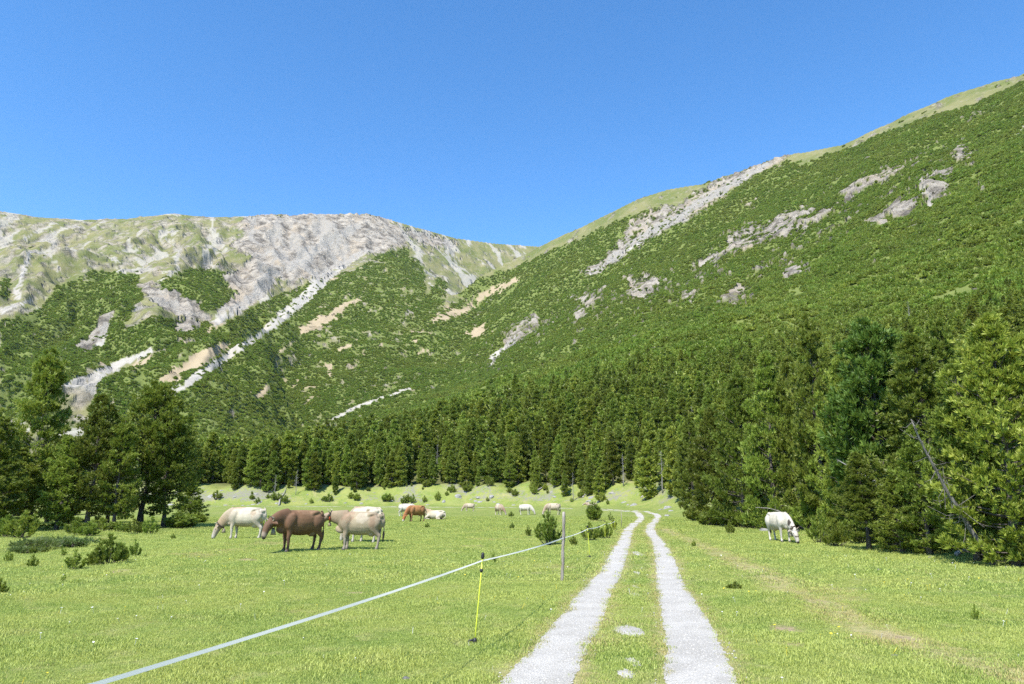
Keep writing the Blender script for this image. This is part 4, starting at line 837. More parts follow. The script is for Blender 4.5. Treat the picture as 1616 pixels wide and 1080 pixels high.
# ------------------------------------------------------------------ electric fence
def m_plain(name, c, rough=.5, bump=0):
    m, n, l, bs = mat(name); b = NB(m); f = b.noise(b.ocoord(), 18, 4); cc = tuple(x * .78 for x in c); l.new(b.mix(f, cc, c), bs.inputs['Base Color']); bs.inputs['Roughness'].default_value = rough
    if bump: l.new(b.bump(f, .5, bump), bs.inputs['Normal'])
    return m
M_YEL = m_plain('yellow_plastic', (.72, .78, .07), .4); M_BLACK = m_plain('black_plastic', (.018, .018, .02), .5)
M_POST = m_wood('fence_post_wood', (.16, .135, .11), (.40, .36, .31), 22)
def m_tape():
    m, n, l, bs = mat('white_fence_tape'); b = NB(m); t = b.attr('across'); k = b.math('FRACT', b.math('MULTIPLY', t, 3.0)); c = b.mix(b.ramp(b.math('ABSOLUTE', b.math('SUBTRACT', k, .5)), .12, .2), (.70, .70, .70), (.88, .88, .87)); tr = n.new('ShaderNodeBsdfTranslucent'); l.new(c, tr.inputs[0]); d = n.new('ShaderNodeBsdfDiffuse'); l.new(c, d.inputs[0]); mx = n.new('ShaderNodeMixShader'); mx.inputs[0].default_value = .45; l.new(d.outputs[0], mx.inputs[1]); l.new(tr.outputs[0], mx.inputs[2]); n.remove(bs); l.new(mx.outputs[0], n['Material Output'].inputs[0]); return m
M_TAPE = m_tape()
TAPE = []
def stake(ub, vb, ut, vt, vtape, label, Y=None):
    p = G(ub, vb) if Y is None else GY(ub, Y); t = at(ut, vt, p[1]); t[1] += (0); d = t - p; L = np.linalg.norm(d); ax = d / L
    e = empty('fence_stake', p); tag(e, label, 'fence stake', 'yellow stakes of the tape fence')
    pts = lambda a, b, n=4: np.linspace(0, 1, n)[:, None] * (ax * (b - a)) + ax * a
    obj('shaft', mesh_np('shaft', *tube(pts(-.12, L - .02), np.full(4, .0085), 8), M_YEL, smooth=True), e)
    obj('head', mesh_np('head', *tube(pts(L - .05, L + .03, 6), [.014, .02, .024, .02, .022, .010], 8), M_BLACK), e)
    obj('clip', mesh_np('clip', *tube(pts(L * .80, L * .80 + .045), [.012, .022, .022, .012], 8), M_BLACK), e)
    ft = join([tube(pts(-.02, .07), [.02, .026, .026, .016], 8), tube(np.array([[-.005, 0, .045], [-.07, .01, .035], [-.085, .01, .02]]), [.014, .013, .01], 6)])
    obj('tread', mesh_np('tread', *ft, M_BLACK), e)
    q = at(ut + (ub - ut) * (vtape - vt) / (vb - vt), vtape, p[1]); TAPE.append(q); return p
TAPE.append(at(-420, 1200, 2.55)); TAPE.append(at(145, 1082, 3.7))
stake(749, 1016, 762, 876, 885, 'nearest yellow stake of the tape fence, black foot')
p = G(887, 916); t = at(892, 808, p[1]); d = t - p; s = np.linspace(0, 1, 14); wob = np.cumsum(np.random.default_rng(5).normal(0, .006, (14, 3)), 0) * [1, 1, 0]
e = empty('wooden_fence_post', p); tag(e, 'weathered round wooden post holding up the fence tape', 'fence post')
obj('post', mesh_np('post', *tube(np.vstack([[0, 0, -.15], s[:, None] * d + wob]), np.r_[.037, .036 + .003 * np.sin(s * 23)], 10), M_POST, smooth=False), e)
q = at(890, 849, p[1]); TAPE.append(q)
obj('insulator', mesh_np('insulator', *tube((np.array([[-.06, -.03, -.03], [-.07, -.05, 0], [-.06, -.03, .03]]) + q - p), [.015, .02, .015], 8), M_BLACK), e)
stake(931, 880, 927, 831, 835, 'second yellow stake, beyond the wooden post')
stake(955, 851, 954.5, 823, 827, 'third yellow stake of the fence, by a young pine')
stake(966, 841, 965.5, 821, 825.5, 'fourth yellow stake, close to the fence end')
p = stake(971, 839, 970, 819, 823, 'last yellow stake at the fence corner')
e = G(981, 833); o = tag(obj('thin_fence_stick', mesh_np('stick', *tube(np.array([[0, 0, -.1], [.01, 0, .6], [0, 0, 1.15]]), [.022, .02, .016], 6), M_POST), None, e), 'thin grey stick standing right of the fence corner', 'fence post')
T = []
for a, b in zip(TAPE[:-1], TAPE[1:]):
    n = max(6, int(np.linalg.norm(b - a) / .12)); s = np.linspace(0, 1, n, endpoint=False)[:, None]; sg = .0035 * np.linalg.norm(b - a); T.append(a + (b - a) * s - np.array([0, 0, 1]) * sg * 4 * s * (1 - s))
T = np.vstack(T + [TAPE[-1][None]]); tt = unit(np.gradient(T, axis=0)); sd = unit(np.cross(tt, [0, 0, 1.])); arc = np.r_[0, np.cumsum(np.linalg.norm(np.diff(T, axis=0), axis=1))]
tw = -.8 + .25 * np.sin(arc * .55 + .6) + .35 * pn(arc / 1.7, arc * 0, 900); up = np.cos(tw)[:, None] * np.array([0, 0, 1.]) + np.sin(tw)[:, None] * sd; th = unit(np.cross(up, tt))
W_ = .0115; V = np.stack([T - up * W_, T - up * W_ * .33, T + up * W_ * .33, T + up * W_], 1); n = len(T)
i = np.arange(n - 1) * 4; F = np.concatenate([np.stack([i + a, i + a + 1, i + a + 5, i + a + 4], 1) for a in (0, 1, 2)])
tag(obj('fence_tape', mesh_np('fence_tape', V.reshape(-1, 3), F, M_TAPE, dict(across=np.tile([0, .33, .67, 1], n)))), 'long white electric fence tape running from stake to stake', 'fence tape')

settle_labels()

# ------------------------------------------------------------------ cattle
def m_coat():
    m, n, l, bs = mat('cow_coat'); b = NB(m); k = n.new('ShaderNodeAttribute'); k.attribute_name = 'coat'; f = b.noise(b.ocoord(), 9, 4); c = b.mix(b.math('MULTIPLY', f, .30), k.outputs['Color'], (.20, .15, .10)); l.new(c, bs.inputs['Base Color'])
    bs.inputs['Roughness'].default_value = .75; bs.inputs['Specular IOR Level'].default_value = .25; l.new(b.bump(b.noise(b.ocoord(), 7, 4), .25, .03), bs.inputs['Normal']); return m
M_COAT = m_coat(); M_HORN = m_plain('cow_horn', (.42, .36, .27), .4); M_HOOF = m_plain('cow_hoof', (.06, .05, .045), .6); M_EYE = m_plain('cow_eye', (.008, .006, .005), .1); M_STRAP = m_plain('leather_strap', (.055, .035, .025), .7); M_BELL = m_plain('bell_metal', (.30, .25, .16), .4); M_RED = m_plain('orange_tag', (.75, .12, .03), .5); M_HAIR = m_plain('tail_hair', (.025, .02, .018), .8)
def ell(c, r, k=10):
    bm = bmesh.new(); bmesh.ops.create_uvsphere(bm, u_segments=k, v_segments=k - 2, radius=1); V = np.array([v.co[:] for v in bm.verts]) * r + c; F3 = [f for f in bm.faces]
    bm.verts.index_update(); q = [[v.index for v in f.verts] for f in F3 if len(f.verts) == 4]; t = [[v.index for v in f.verts] for f in F3 if len(f.verts) == 3]; bm.free(); return V, [np.array(q), np.array(t)]
def spline(P, n):
    t = np.arange(len(P), dtype=float); T = np.linspace(0, len(P) - 1, n); m = np.gradient(P, axis=0); i = np.clip(T.astype(int), 0, len(P) - 2); s = (T - i)[:, None]
    return (2 * s**3 - 3 * s**2 + 1) * P[i] + (s**3 - 2 * s**2 + s) * m[i] + (-2 * s**3 + 3 * s**2) * P[i + 1] + (s**3 - s**2) * m[i + 1]
def cow_shape(pose, step=0., turn=0., lying=False, vox=.024):
    """one continuous body: trunk, neck, head, ears, legs and udder grown together"""
    a = np.array; S = []                                      # (part, path, radii)
    dz = -.56 if lying else 0.
    X = [-.80, -.76, -.68, -.56, -.42, -.25, -.05, .15, .32, .47, .60, .72, .80]; ZC = [1.14, 1.10, 1.06, 1.02, .985, .955, .945, .95, .97, .985, .99, .985, .98]
    RY = [.06, .15, .225, .265, .295, .33, .35, .34, .305, .27, .235, .17, .08]; RZ = [.12, .24, .305, .35, .385, .415, .425, .42, .405, .385, .35, .27, .14]
    RY = [r * .95 for r in RY]
    if lying: RY = [r * 1.12 for r in RY]; RZ = [r * .92 for r in RZ]
    S.append(('body', np.c_[X, np.zeros(13), a(ZC) + dz], np.c_[RY, RZ]))
    if pose == 'graze': N = [(.56, 0, 1.10), (.84, .02, .98), (1.08, .05, .74), (1.26, .07, .50)]; H = [(1.21, .07, .56), (1.30, .08, .44), (1.37, .09, .28), (1.42, .10, .13), (1.44, .10, .055)]
    elif pose == 'low': N = [(.56, 0, 1.12), (.86, .05, 1.10), (1.10, .14, 1.02), (1.24, .22, .94)]; H = [(1.20, .20, .98), (1.30, .26, .90), (1.38, .32, .75), (1.43, .36, .58), (1.44, .37, .50)]
    elif pose == 'level': N = [(.56, 0, 1.12), (.86, 0, 1.16), (1.10, -.03, 1.20), (1.25, -.05, 1.22)]; H = [(1.20, -.04, 1.25), (1.34, -.06, 1.19), (1.48, -.08, 1.08), (1.60, -.09, .98), (1.65, -.10, .93)]
    else: N = [(.56, 0, .56), (.84, .03, .66), (1.02, .08, .80), (1.10, .12, .90)]; H = [(1.05, .10, .93), (1.17, .16, .88), (1.30, .23, .77), (1.40, .28, .67), (1.44, .30, .62)]
    N, H = a(N, float) - [.07, 0, 0], a(H, float) - [.09, 0, 0]
    if turn:
        def tw(P):
            k = sm(.6, 1.5, P[:, 0]) * turn; c, s = np.cos(k), np.sin(k); x = P[:, 0] - .6; return np.c_[.6 + x * c - P[:, 1] * s, x * s + P[:, 1] * c, P[:, 2]]
        N, H = tw(N), tw(H)
    S.append(('neck', N, [(.19, .32), (.145, .265), (.115, .205), (.10, .16)])); S.append(('head', H, [(.105, .105), (.130, .138), (.106, .120), (.088, .094), (.074, .072)]))
    hd = unit(H[-1] - H[0]); sd = unit(np.cross(hd, [0, 0, 1.])); nr = np.cross(sd, hd)
    for s_ in (-1, 1):
        e0 = H[0] + hd * .03 + sd * s_ * .09; S.append(('ear', a([e0, e0 + sd * s_ * .12 - hd * .01, e0 + sd * s_ * .24 + np.array([0, 0, -.03])]), [(.034, .034), (.034, .07), (.018, .026)]))
        S.append(('head', a([H[-1] - hd * .05, H[-1] - hd * .01]), [(.05, .05), (.062, .055)]))
        S.append(('body', a([[-.56, s_ * .15, 1.25 + dz], [-.44, s_ * .195, 1.275 + dz], [-.30, s_ * .16, 1.22 + dz]]), [(.09, .09), (.085, .075), (.10, .10)]))          # hook bones
        S.append(('body', a([[-.78, s_ * .09, 1.20 + dz], [-.68, s_ * .12, 1.18 + dz]]), [(.06, .07), (.10, .12)]))                                              # pin bones
        if not lying: S.append(('body', a([[.40, s_ * .20, 1.20], [.46, s_ * .24, 1.02], [.54, s_ * .235, .86]]), [(.09, .14), (.085, .16), (.075, .12)]))            # shoulder blade
        if lying:
            S.append(('leg', a([[.55, s_ * .24, .34], [.72, s_ * .30, .22], [.88, s_ * .30, .13], [.66, s_ * .32, .07], [.48, s_ * .32, .06]]), [(.13, .15), (.10, .10), (.075, .075), (.05, .05), (.045, .045)]))
            S.append(('leg', a([[-.52, s_ * .26, .38], [-.34, s_ * .40, .26], [-.20, s_ * .46, .14], [-.48, s_ * .50, .07], [-.22, s_ * .52, .06]]), [(.20, .24), (.17, .18), (.10, .10), (.06, .06), (.05, .05)]))
            continue
        fx = .50 + s_ * step * .13; hx = -.62 - s_ * step * .13
        S.append(('leg', a([[.46, s_ * .20, 1.12], [.50, s_ * .20, .90], [.47 + (fx - .5) * .4, s_ * .185, .70], [fx, s_ * .17, .46], [fx - .01, s_ * .165, .40], [fx - .01, s_ * .165, .20], [fx, s_ * .165, .13], [fx + .03, s_ * .165, .02]]), [(.10, .16), (.12, .17), (.085, .115), (.058, .066), (.057, .064), (.04, .045), (.05, .055), (.055, .065)]))
        S.append(('leg', a([[-.55, s_ * .17, 1.12], [-.52, s_ * .215, .93], [-.54, s_ * .205, .76], [-.62 + (hx + .62) * .5, s_ * .18, .60], [hx - .075, s_ * .165, .50], [hx - .07, s_ * .16, .42], [hx - .04, s_ * .16, .20], [hx - .02, s_ * .16, .13], [hx + .015, s_ * .16, .02]]), [(.15, .24), (.15, .23), (.115, .165), (.075, .095), (.055, .078), (.048, .058), (.042, .047), (.052, .056), (.056, .066)]))
    S.append(('body', a([[.50, 0, .78 + dz], [.72, 0, .72 + dz + (.1 if lying else 0)], [.86, 0, .80 + dz + (.1 if lying else 0)]]), [(.10, .14), (.085, .13), (.05, .10)]))     # brisket and dewlap
    if not lying: S.append(('udder', a([[-.52, 0, .70], [-.44, 0, .60], [-.30, 0, .60]]), [(.14, .10), (.15, .13), (.11, .08)]))
    parts = []
    for nm, P, r in S:
        P, r = np.asarray(P, float), np.asarray(r, float); n = len(P) * 3; t0 = np.linspace(0, 1, len(P)); t1 = np.linspace(0, 1, n); r = r if r.ndim == 2 else np.stack([r, r], 1)
        sp_ = spline(np.hstack([P, r]), n * 2); Pi, ri = sp_[:, :3], np.maximum(sp_[:, 3:], .005); parts.append(tube(Pi, ri, 18))
        for c, q in ((P[0], r[0]), (P[-1], r[-1])): parts.append(ell(c, min(q) * .95, 8))
    if lying:
        tail = a([[-.76, .0, .70], [-.86, .06, .5], [-.93, .18, .25], [-.80, .32, .08], [-.62, .40, .05]])
    else:
        tail = a([[-.74, 0, 1.33], [-.83, 0, 1.30], [-.875, .02, 1.12], [-.875, .03, .85], [-.87, .03, .62]])
    parts.append(tube(np.stack([np.interp(np.linspace(0, 4, 20), range(5), tail[:, i]) for i in range(3)], 1), np.linspace(.036, .026, 20), 8))
    V, F = join(parts); tmp = obj('tmp', mesh_np('tmp', V, F)); md = tmp.modifiers.new('r', 'REMESH'); md.mode = 'VOXEL'; md.voxel_size = vox; md.use_smooth_shade = True
    m2 = tmp.modifiers.new('s', 'SMOOTH'); m2.factor = .5; m2.iterations = 7
    bpy.context.view_layer.update(); me = bpy.data.meshes.new_from_object(tmp.evaluated_get(bpy.context.evaluated_depsgraph_get())); old = tmp.data; bpy.data.objects.remove(tmp); bpy.data.meshes.remove(old)
    me.name = 'cow_body'; me.materials.clear(); me.materials.append(M_COAT)
    return me, dict(S=S, H=H, N=N, hd=hd, sd=sd, nr=nr, tail=tail, lying=lying)
def paint(me, inf, pal):
    me = me.copy(); n = len(me.vertices); V = np.zeros(n * 3, np.float32); me.vertices.foreach_get('co', V); V = V.reshape(-1, 3).astype(float)
    best = np.full(n, 9.); part = np.zeros(n, int); names = ['body', 'neck', 'head', 'ear', 'leg', 'udder']; soft = {k: np.full(n, 9.) for k in names}
    for nm, P, r in inf['S']:
        P, r = np.asarray(P, float), np.asarray(r, float); r = r.max(1) if r.ndim == 2 else r; t0 = np.linspace(0, 1, len(P)); t1 = np.linspace(0, 1, len(P) * 4)
        for j in range(len(t1)):
            c = np.array([np.interp(t1[j], t0, P[:, i]) for i in range(3)]); d = np.linalg.norm(V - c, axis=1) / np.interp(t1[j], t0, r); soft[nm] = np.minimum(soft[nm], d)
    w = {k: np.exp(-4 * v) for k, v in soft.items()}; tot = sum(w.values()); C = sum((w[k] / tot)[:, None] * np.array(pal.get(k, pal['body'])) for k in names)
    if not inf['lying']:
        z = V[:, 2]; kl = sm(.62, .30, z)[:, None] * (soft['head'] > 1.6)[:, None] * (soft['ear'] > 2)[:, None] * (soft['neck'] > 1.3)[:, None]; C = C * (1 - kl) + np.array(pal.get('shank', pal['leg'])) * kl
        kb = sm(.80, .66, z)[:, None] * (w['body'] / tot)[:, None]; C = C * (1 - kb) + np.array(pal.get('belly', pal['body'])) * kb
    H, hd = inf['H'], inf['hd']; along = (V - H[0]) @ hd; ln = (H[-1] - H[0]) @ hd; rad = np.linalg.norm((V - H[0]) - along[:, None] * hd, axis=1)
    onh = (soft['head'] < 1.35); mz = (onh * sm(ln * .68, ln * .82, along))[:, None]; C = C * (1 - mz) + np.array(pal.get('muzzle', (.62, .57, .50))) * mz
    ns = (onh * sm(ln * .95, ln * 1.02, along))[:, None]; C = C * (1 - ns) + np.array((.05, .045, .045)) * ns
    for spots in pal.get('spots', []):
        (cx_, cy_, cz_), rr, col = spots; d = np.linalg.norm((V - [cx_, cy_, cz_]) / rr, axis=1) + .25 * pn(V[:, 0] * 9, V[:, 2] * 9, 5); k = (1 - sm(.75, 1.05, d))[:, None]; C = C * (1 - k) + np.array(col) * k
    C = C * .74 * (1 + .20 * pn(V[:, 0] * 2.6, V[:, 2] * 2.2 + V[:, 1] * 2, 3) + .10 * pn(V[:, 0] * 8, V[:, 2] * 6, 4))[:, None]
    at_ = me.attributes.new('coat', 'FLOAT_COLOR', 'POINT'); at_.data.foreach_set('color', np.c_[np.clip(C, 0, 1), np.ones(n)].astype(np.float32).ravel()); return me
def cow(shape, pal, loc, yaw, label, scale=1.0, full=True, bell=None, horns=True, tailc=True, patch=False):
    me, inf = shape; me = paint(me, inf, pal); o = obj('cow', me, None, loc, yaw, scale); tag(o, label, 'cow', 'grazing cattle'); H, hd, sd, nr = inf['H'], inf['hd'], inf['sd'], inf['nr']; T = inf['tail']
    tip = T[-1] + (np.array([[0, 0, .06], [0, 0, -.06], [.015, .01, -.20], [.03, .01, -.33]]) if not inf['lying'] else np.array([[-.04, -.02, 0], [.06, .02, 0], [.14, .03, 0], [.22, .04, -.01]]))
    obj('tail_tuft', mesh_np('tail_tuft', *tube(tip, [.024, .04, .034, .008], 7), M_HAIR, smooth=True), o)
    for s_ in (-1, 1):
        if horns:
            h0 = H[0] + sd * s_ * .06 - hd * .02 + nr * .05; up_ = nr if nr[2] > 0 else -nr; obj('horn', mesh_np('horn', *tube(np.array([h0, h0 + sd * s_ * .09 + up_ * .02 - hd * .03, h0 + sd * s_ * .14 + up_ * .10 - hd * .06, h0 + sd * s_ * .12 + up_ * .18 - hd * .05]), [.024, .022, .015, .005], 7), M_HORN, smooth=True), o)
        if full:
            ec = H[1] + sd * s_ * .112 + hd * .02 + nr * .03; obj('eye', mesh_np('eye', *ell(ec, .022, 8), M_EYE, smooth=True), o)
    if full and not inf['lying']:
        for nm, P, r in inf['S']:
            if nm == 'leg': f = P[-1]; obj('hoof', mesh_np('hoof', *tube(np.array([[f[0] - .01, f[1], .075], [f[0], f[1], .04], [f[0] + .012, f[1], -.012]]), [(.05, .056), (.056, .066), (.062, .075)], 9), M_HOOF), o)
    if bell:
        c = inf['N'][2] * .55 + inf['N'][3] * .45; ax = unit(inf['N'][3] - inf['N'][1]); s1 = unit(np.cross(ax, [0, 0, 1.])); u1 = np.cross(s1, ax); an = np.linspace(0, 2 * np.pi, 25); lo = np.array([0, 0, -.02])
        ring = c + np.cos(an)[:, None] * s1 * .145 + np.sin(an)[:, None] * u1 * .205 + lo; st = obj('collar', mesh_np('collar', *tube(ring, np.full((25, 2), (.012, .03)), 6), M_STRAP), o)
        b0 = c - np.sign(u1[2]) * u1 * .21 + lo; bz = np.array([0, 0, -1.]); bs_ = .085 if bell == 'big' else .06
        obj('bell', mesh_np('bell', *tube(np.array([b0, b0 + bz * .03, b0 + bz * bs_ * 1.2, b0 + bz * bs_ * 2.3]), [bs_ * .35, bs_ * .7, bs_ * .85, bs_ * 1.05], 10), M_BELL, smooth=True), st)
        if bell == 'tag': q = c + s1 * (.15 if (s1 @ np.array([math.sin(yaw), math.cos(yaw), 0])) < 0 else -.15) + np.array([0, 0, -.08]); obj('collar_tag', mesh_np('collar_tag', *tube(np.array([q + [0, 0, .06], q - [0, 0, .07]]), [(.05, .03), (.05, .03)], 4), M_RED), st); 
    return o
SG, SL, SV, SLY = cow_shape('graze', .35), cow_shape('low', .2, -.25), cow_shape('level', .15), cow_shape('rest', lying=True)
SG2 = cow_shape('graze', -.8, .3)
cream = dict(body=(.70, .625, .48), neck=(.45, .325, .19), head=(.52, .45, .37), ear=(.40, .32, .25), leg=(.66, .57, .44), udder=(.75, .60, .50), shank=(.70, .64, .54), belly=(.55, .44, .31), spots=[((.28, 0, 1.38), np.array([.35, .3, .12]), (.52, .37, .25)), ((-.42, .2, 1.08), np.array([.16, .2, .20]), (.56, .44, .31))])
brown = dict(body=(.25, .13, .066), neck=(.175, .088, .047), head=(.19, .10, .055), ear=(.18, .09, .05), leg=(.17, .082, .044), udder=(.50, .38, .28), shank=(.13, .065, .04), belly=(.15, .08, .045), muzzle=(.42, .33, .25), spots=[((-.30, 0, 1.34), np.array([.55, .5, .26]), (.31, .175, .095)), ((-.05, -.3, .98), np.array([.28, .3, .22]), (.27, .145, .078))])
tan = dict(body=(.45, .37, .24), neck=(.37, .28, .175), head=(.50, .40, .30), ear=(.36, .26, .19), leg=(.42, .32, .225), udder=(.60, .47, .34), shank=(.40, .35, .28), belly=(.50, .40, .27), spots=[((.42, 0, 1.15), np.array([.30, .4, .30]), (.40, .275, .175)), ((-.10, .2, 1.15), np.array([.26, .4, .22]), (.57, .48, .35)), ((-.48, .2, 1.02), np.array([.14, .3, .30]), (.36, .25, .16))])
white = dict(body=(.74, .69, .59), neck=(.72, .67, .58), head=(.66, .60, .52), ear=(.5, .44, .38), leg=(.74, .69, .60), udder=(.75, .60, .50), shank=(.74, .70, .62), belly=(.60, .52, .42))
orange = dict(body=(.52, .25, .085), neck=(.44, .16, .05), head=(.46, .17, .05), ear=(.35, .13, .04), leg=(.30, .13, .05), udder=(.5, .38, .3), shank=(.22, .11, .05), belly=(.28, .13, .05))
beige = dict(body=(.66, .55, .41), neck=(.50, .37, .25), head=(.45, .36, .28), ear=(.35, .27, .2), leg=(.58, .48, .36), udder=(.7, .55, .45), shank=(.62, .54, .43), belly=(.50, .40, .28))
lone = dict(white, body=(.66, .60, .48), spots=[((1.0, 0, .88), np.array([.10, .3, .16]), (.05, .045, .04)), ((1.16, .05, .66), np.array([.09, .3, .12]), (.06, .05, .045)), ((1.36, .08, .30), np.array([.05, .2, .05]), (.12, .10, .09))])
RD = math.radians
def put(shape, pal, u, v, yaw, label, Y=None, **k):
    p = G(u, v) if Y is None else GY(u, Y); return cow(shape, pal, (p[0], p[1], p[2] - .01), RD(yaw), label, **k)
put(SG, cream, 386, 851, 178, 'cream white cow with brown neck grazing left of the brown cow', scale=1.08, bell='big')
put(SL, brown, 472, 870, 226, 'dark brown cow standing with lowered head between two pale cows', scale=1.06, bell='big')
put(SV, tan, 567, 868, 182, 'tan fawn cow with orange collar tag sniffing the brown cow', scale=1.02, bell='tag')
put(SG, cream, 579, 0, 140, 'cream cow mostly hidden behind the tan cow', Y=32.5, scale=1.12)
put(SG2, white, 642, 0, -4, 'bright white cow standing behind the orange brown cow', Y=86, full=False, horns=False, scale=1.05)
put(SG, orange, 657, 0, 222, 'orange brown cow grazing in front of the white cow', Y=63, full=False, scale=1.0)
put(SLY, cream, 688, 0, 172, 'cream cow lying down in the meadow', Y=70, full=False, horns=False, scale=1.08)
put(SG, beige, 741, 0, 180, 'farthest beige cow grazing near the bank, head to the left', Y=128, full=False, horns=False)
put(SG2, dict(beige, neck=(.34, .22, .14), leg=(.34, .23, .15)), 788, 0, -62, 'beige cow with dark legs grazing head on towards the fence', Y=96, full=False, horns=False)
put(SG, white, 829, 0, -22, 'white cow grazing to the right in the far meadow', Y=100, full=False, horns=False)
put(SG2, beige, 873, 0, 182, 'beige cow above the wooden post with its head to the left', Y=97, full=False, horns=False, scale=1.08)
put(SV, beige, 934, 0, 178, 'pale cow peeping out behind the round dense bush', Y=126, full=False, horns=False)
put(SG, lone, 1231, 855, -80, 'lone white cow with black neck patches grazing by the forest edge', scale=.95, bell='big')

# ------------------------------------------------------------------ grass, flowers and pebbles (nobody could count them)
def m_grass(name, dry=0.):
    m, n, l, bs = mat(name); b = NB(m); p = b.oinfo('Location'); c = grass_colour(b, p); t = b.attr('tint'); c = b.mix(b.ramp(t, .2, 1.0), b.mix(.35, c, (.25, .30, .06)), b.mix(.55, c, (.56, .60, .21))); k2 = n.new('ShaderNodeHueSaturation'); k2.inputs['Value'].default_value = 1.5; l.new(c, k2.inputs['Color']); c = k2.outputs[0]
    if dry: c = b.mix(dry, c, (.55, .46, .22))
    d = n.new('ShaderNodeBsdfDiffuse'); tr = n.new('ShaderNodeBsdfTranslucent'); l.new(c, d.inputs[0]); l.new(c, tr.inputs[0]); mx = n.new('ShaderNodeMixShader'); mx.inputs[0].default_value = .45; l.new(d.outputs[0], mx.inputs[1]); l.new(tr.outputs[0], mx.inputs[2])
    n.remove(bs); l.new(mx.outputs[0], n['Material Output'].inputs[0]); return m
M_GRASS, M_DRY = m_grass('grass_blades'), m_grass('dry_grass_blades', .75)
def sward(seed, n, w, h, bw, mt):
    R = np.random.default_rng(seed); a = R.uniform(0, 6.28, n); r = w * np.sqrt(R.uniform(0, 1, n)); P = np.c_[r * np.cos(a), r * np.sin(a), np.zeros(n)]; H = h * R.uniform(.45, 1.15, n); f = R.uniform(0, 6.28, n); lean = R.uniform(.2, 1.1, n)[:, None] * H[:, None]
    o = np.c_[np.cos(f), np.sin(f), np.zeros(n)]; s = np.c_[-np.sin(f), np.cos(f), np.zeros(n)] * bw * R.uniform(.7, 1.3, n)[:, None]; m = P + o * lean * .3 + np.c_[np.zeros((n, 2)), H * .62]; t = P + o * lean + np.c_[np.zeros((n, 2)), H]
    V = np.stack([P - s, P + s, m + s * .8, m - s * .8, t], 1).reshape(-1, 3); i = np.arange(n) * 5; Q = np.stack([i, i + 1, i + 2, i + 3], 1); T = np.stack([i + 3, i + 2, i + 4], 1)
    return mesh_np('sward', V, [Q, T], mt, dict(tint=np.repeat(R.uniform(0, 1, n), 5)))
def grass_points(lo, hi, n, R, keepout=.0):
    th = np.radians(R.uniform(-40, 40, n)); r = np.sqrt(R.uniform(lo * lo, hi * hi, n)); x, y = r * np.sin(th), r * np.cos(th); w, br, m = worn_masks(x, y); dE = edge_d(x, y)[0]; hwid = hw(y)
    lit = np.maximum(sm(3, 9, dE), .75 * (1 - sm(.1, .5, poly_dist(x, y, TRAIL)[0]))); keep = (m > hwid + keepout + .05 * pn(x / .3, y / .3, 7) - .07 * (R.uniform(0, 1, n) < .3)) & (R.uniform(0, 1, n) > br * .85) & (R.uniform(0, 1, n) > lit * .8)
    for j_, (pu, pv, rx, ry) in enumerate(PATCH): cx_, cy_ = flat(pu, pv); keep &= (np.hypot((x - cx_) / rx, (y - cy_) / ry) > 1 + .35 * pn(x / .12, y / .12, 9)) | (R.uniform(0, 1, n) < (.22 if j_ == 0 else .55))
    dry = R.uniform(0, 1, n) < w * .85; return np.c_[x, y, land(x, y)][keep], dry[keep]
_R = np.random.default_rng(88); sets = []
for nm, lo, hi, n, nb_, w, h, bw in (('near', 4.5, 17, 60000, 24, .085, .029, .0028), ('mid', 17, 44, 75000, 28, .20, .038, .0054), ('far', 44, 85, 52000, 30, .36, .05, .010)):
    P, dry = grass_points(lo, hi, n, _R, .45 * w - .03); sc = _R.uniform(.55, 1.25, len(P)) * (1 + .55 * np.clip(pn(P[:, 0] / 1.3, P[:, 1] / 1.3, 12), -.5, 1)); pf = (np.random.default_rng(1).integers(0, 1, 1))
    for d, mt, lab in ((False, M_GRASS, 'short grazed green grass of the meadow'), (True, M_DRY, 'dry yellowish grass of the worn strips')):
        k = dry == d; scatter({'near': 'meadow_grass', 'mid': 'meadow_grass', 'far': 'meadow_grass'}[nm] if not d else 'dry_grass', [sward(900 + j, nb_, w, h * (1 if not d else .8), bw, mt) for j in range(4)], P[k], sc[k], _R.uniform(0, 6.28, k.sum()), {'near': lab + ' at the front', 'mid': lab + ' in the middle distance', 'far': lab + ' far back'}[nm], 'grass', tilt=_R.normal(0, .1, (int(k.sum()), 2)))
def m_flat(name, c):
    m, n, l, bs = mat(name); b = NB(m); l.new(b.mix(b.oinfo('Random'), tuple(x * .85 for x in c), c), bs.inputs['Base Color']); bs.inputs['Roughness'].default_value = .7; return m
def flower(seed, mt, r=.012):
    R = np.random.default_rng(seed); parts = []
    for i in range(6): a = i * 1.047; d = np.array([math.cos(a), math.sin(a), .15]); s = np.array([-math.sin(a), math.cos(a), 0]); parts.append((np.array([[0, 0, .06], d * r * .6 + s * r * .35 + [0, 0, .06], d * r + [0, 0, .06], d * r * .6 - s * r * .35 + [0, 0, .06]]), np.array([[0, 1, 2, 3]])))
    parts.append(tube(np.array([[0, 0, 0], [0, 0, .06]]), [.0015, .0015], 3, False)); return mesh_np('flower', *join(parts), mt)
for nm, mt, n, lab in (('white_flowers', m_flat('white_petals', (.75, .73, .70)), 200, 'tiny white flowers sprinkled over the near turf'), ('yellow_flowers', m_flat('yellow_petals', (.75, .58, .03)), 240, 'tiny yellow flowers sprinkled over the near turf')):
    P, _d = grass_points(5, 26, n, _R); scatter(nm, [flower(3, mt)], P, _R.uniform(.7, 1.8, len(P)), _R.uniform(0, 6.28, len(P)), lab, 'flowers', tilt=_R.normal(0, .25, (len(P), 2)))
M_PEB = m_plain('pebble_stone', (.46, .435, .39), .9)
PEB = []
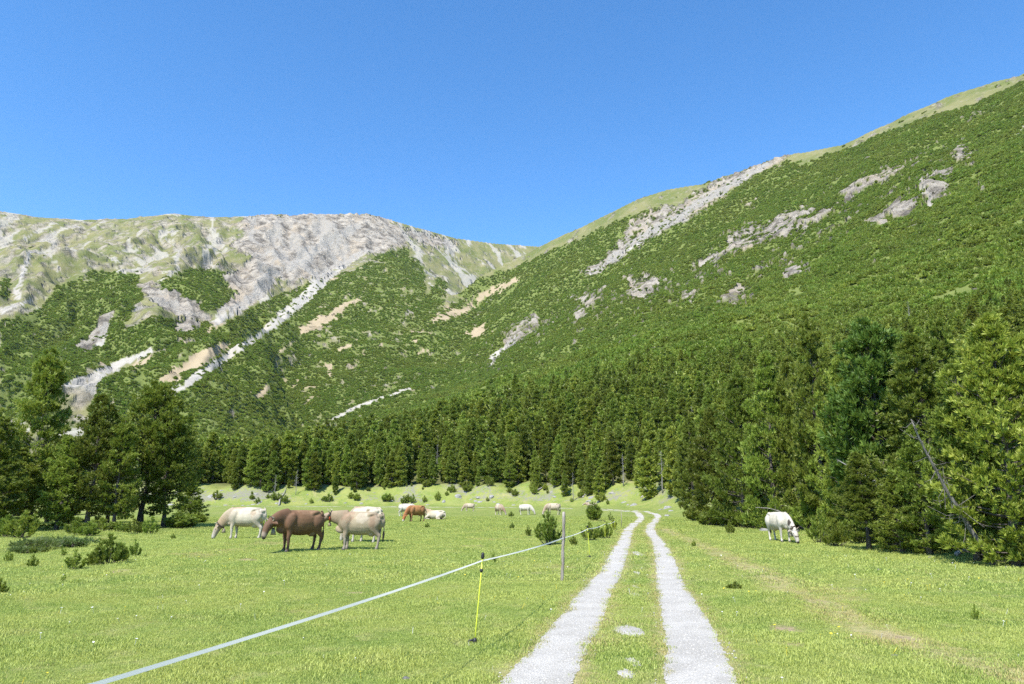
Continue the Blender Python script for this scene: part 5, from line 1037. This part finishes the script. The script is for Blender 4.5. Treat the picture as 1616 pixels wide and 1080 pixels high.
for j in range(4):
    me = rock_mesh(950 + j, .6, 1); me.materials.clear(); me.materials.append(M_PEB); PEB.append(me)
n = 15000; t = _R.integers(0, 900, n); side = _R.integers(0, 2, n); wt = np.where(side == 0, 1, 0)
PP = np.where(wt[:, None] == 1, TL[t], TR[t]) ; PP = PP + _R.normal(0, .19, (n, 2)) * [1, .5]; PP[:, 1] += _R.uniform(-.12, .12, n); k = (PP[:, 1] > 4) & (PP[:, 1] < 45); PP = PP[k]
q = _R.uniform(0, 1, 26000); yy = 5 * (40 / 5) ** q; i0 = np.searchsorted(TL[:400, 1], yy); lr = _R.integers(0, 2, len(yy)); xx = np.where(lr == 0, np.interp(yy, TL[:500, 1], TL[:500, 0]), np.interp(yy, TR[:500, 1], TR[:500, 0])) + np.clip(_R.normal(0, .17, len(yy)), -.45, .45); P3 = np.c_[xx, yy, land(xx, yy) + .010]
scatter('gravel_pebbles', PEB, P3, .003 + .014 * _R.uniform(0, 1, len(P3)) ** 4, _R.uniform(0, 6.28, len(P3)), 'loose pale pebbles strewn along the wheel ruts', 'pebbles')

# ------------------------------------------------------------------ thin mountain air
hm = bpy.data.materials.new('thin_haze'); hm.use_nodes = True; hn = hm.node_tree.nodes; hn.remove(hn['Principled BSDF'])
pv = hn.new('ShaderNodeVolumePrincipled'); pv.inputs['Color'].default_value = (.80, .88, 1, 1); pv.inputs['Density'].default_value = 1.2e-5; pv.inputs['Anisotropy'].default_value = .1
hm.node_tree.links.new(pv.outputs[0], hn['Material Output'].inputs['Volume'])
hx, hz0, hz1 = 5600.0, -25.0, 1480.0
hv = np.array([[sx * hx, sy * hx, z] for z in (hz0, hz1) for sx, sy in ((-1, -1), (1, -1), (1, 1), (-1, 1))]); hf = np.array([[3, 2, 1, 0], [4, 5, 6, 7], [0, 1, 5, 4], [1, 2, 6, 5], [2, 3, 7, 6], [3, 0, 4, 7]])
tag(obj('haze', mesh_np('haze', hv, hf, hm)), 'thin clear mountain haze filling the valley air', 'haze', kind='stuff')
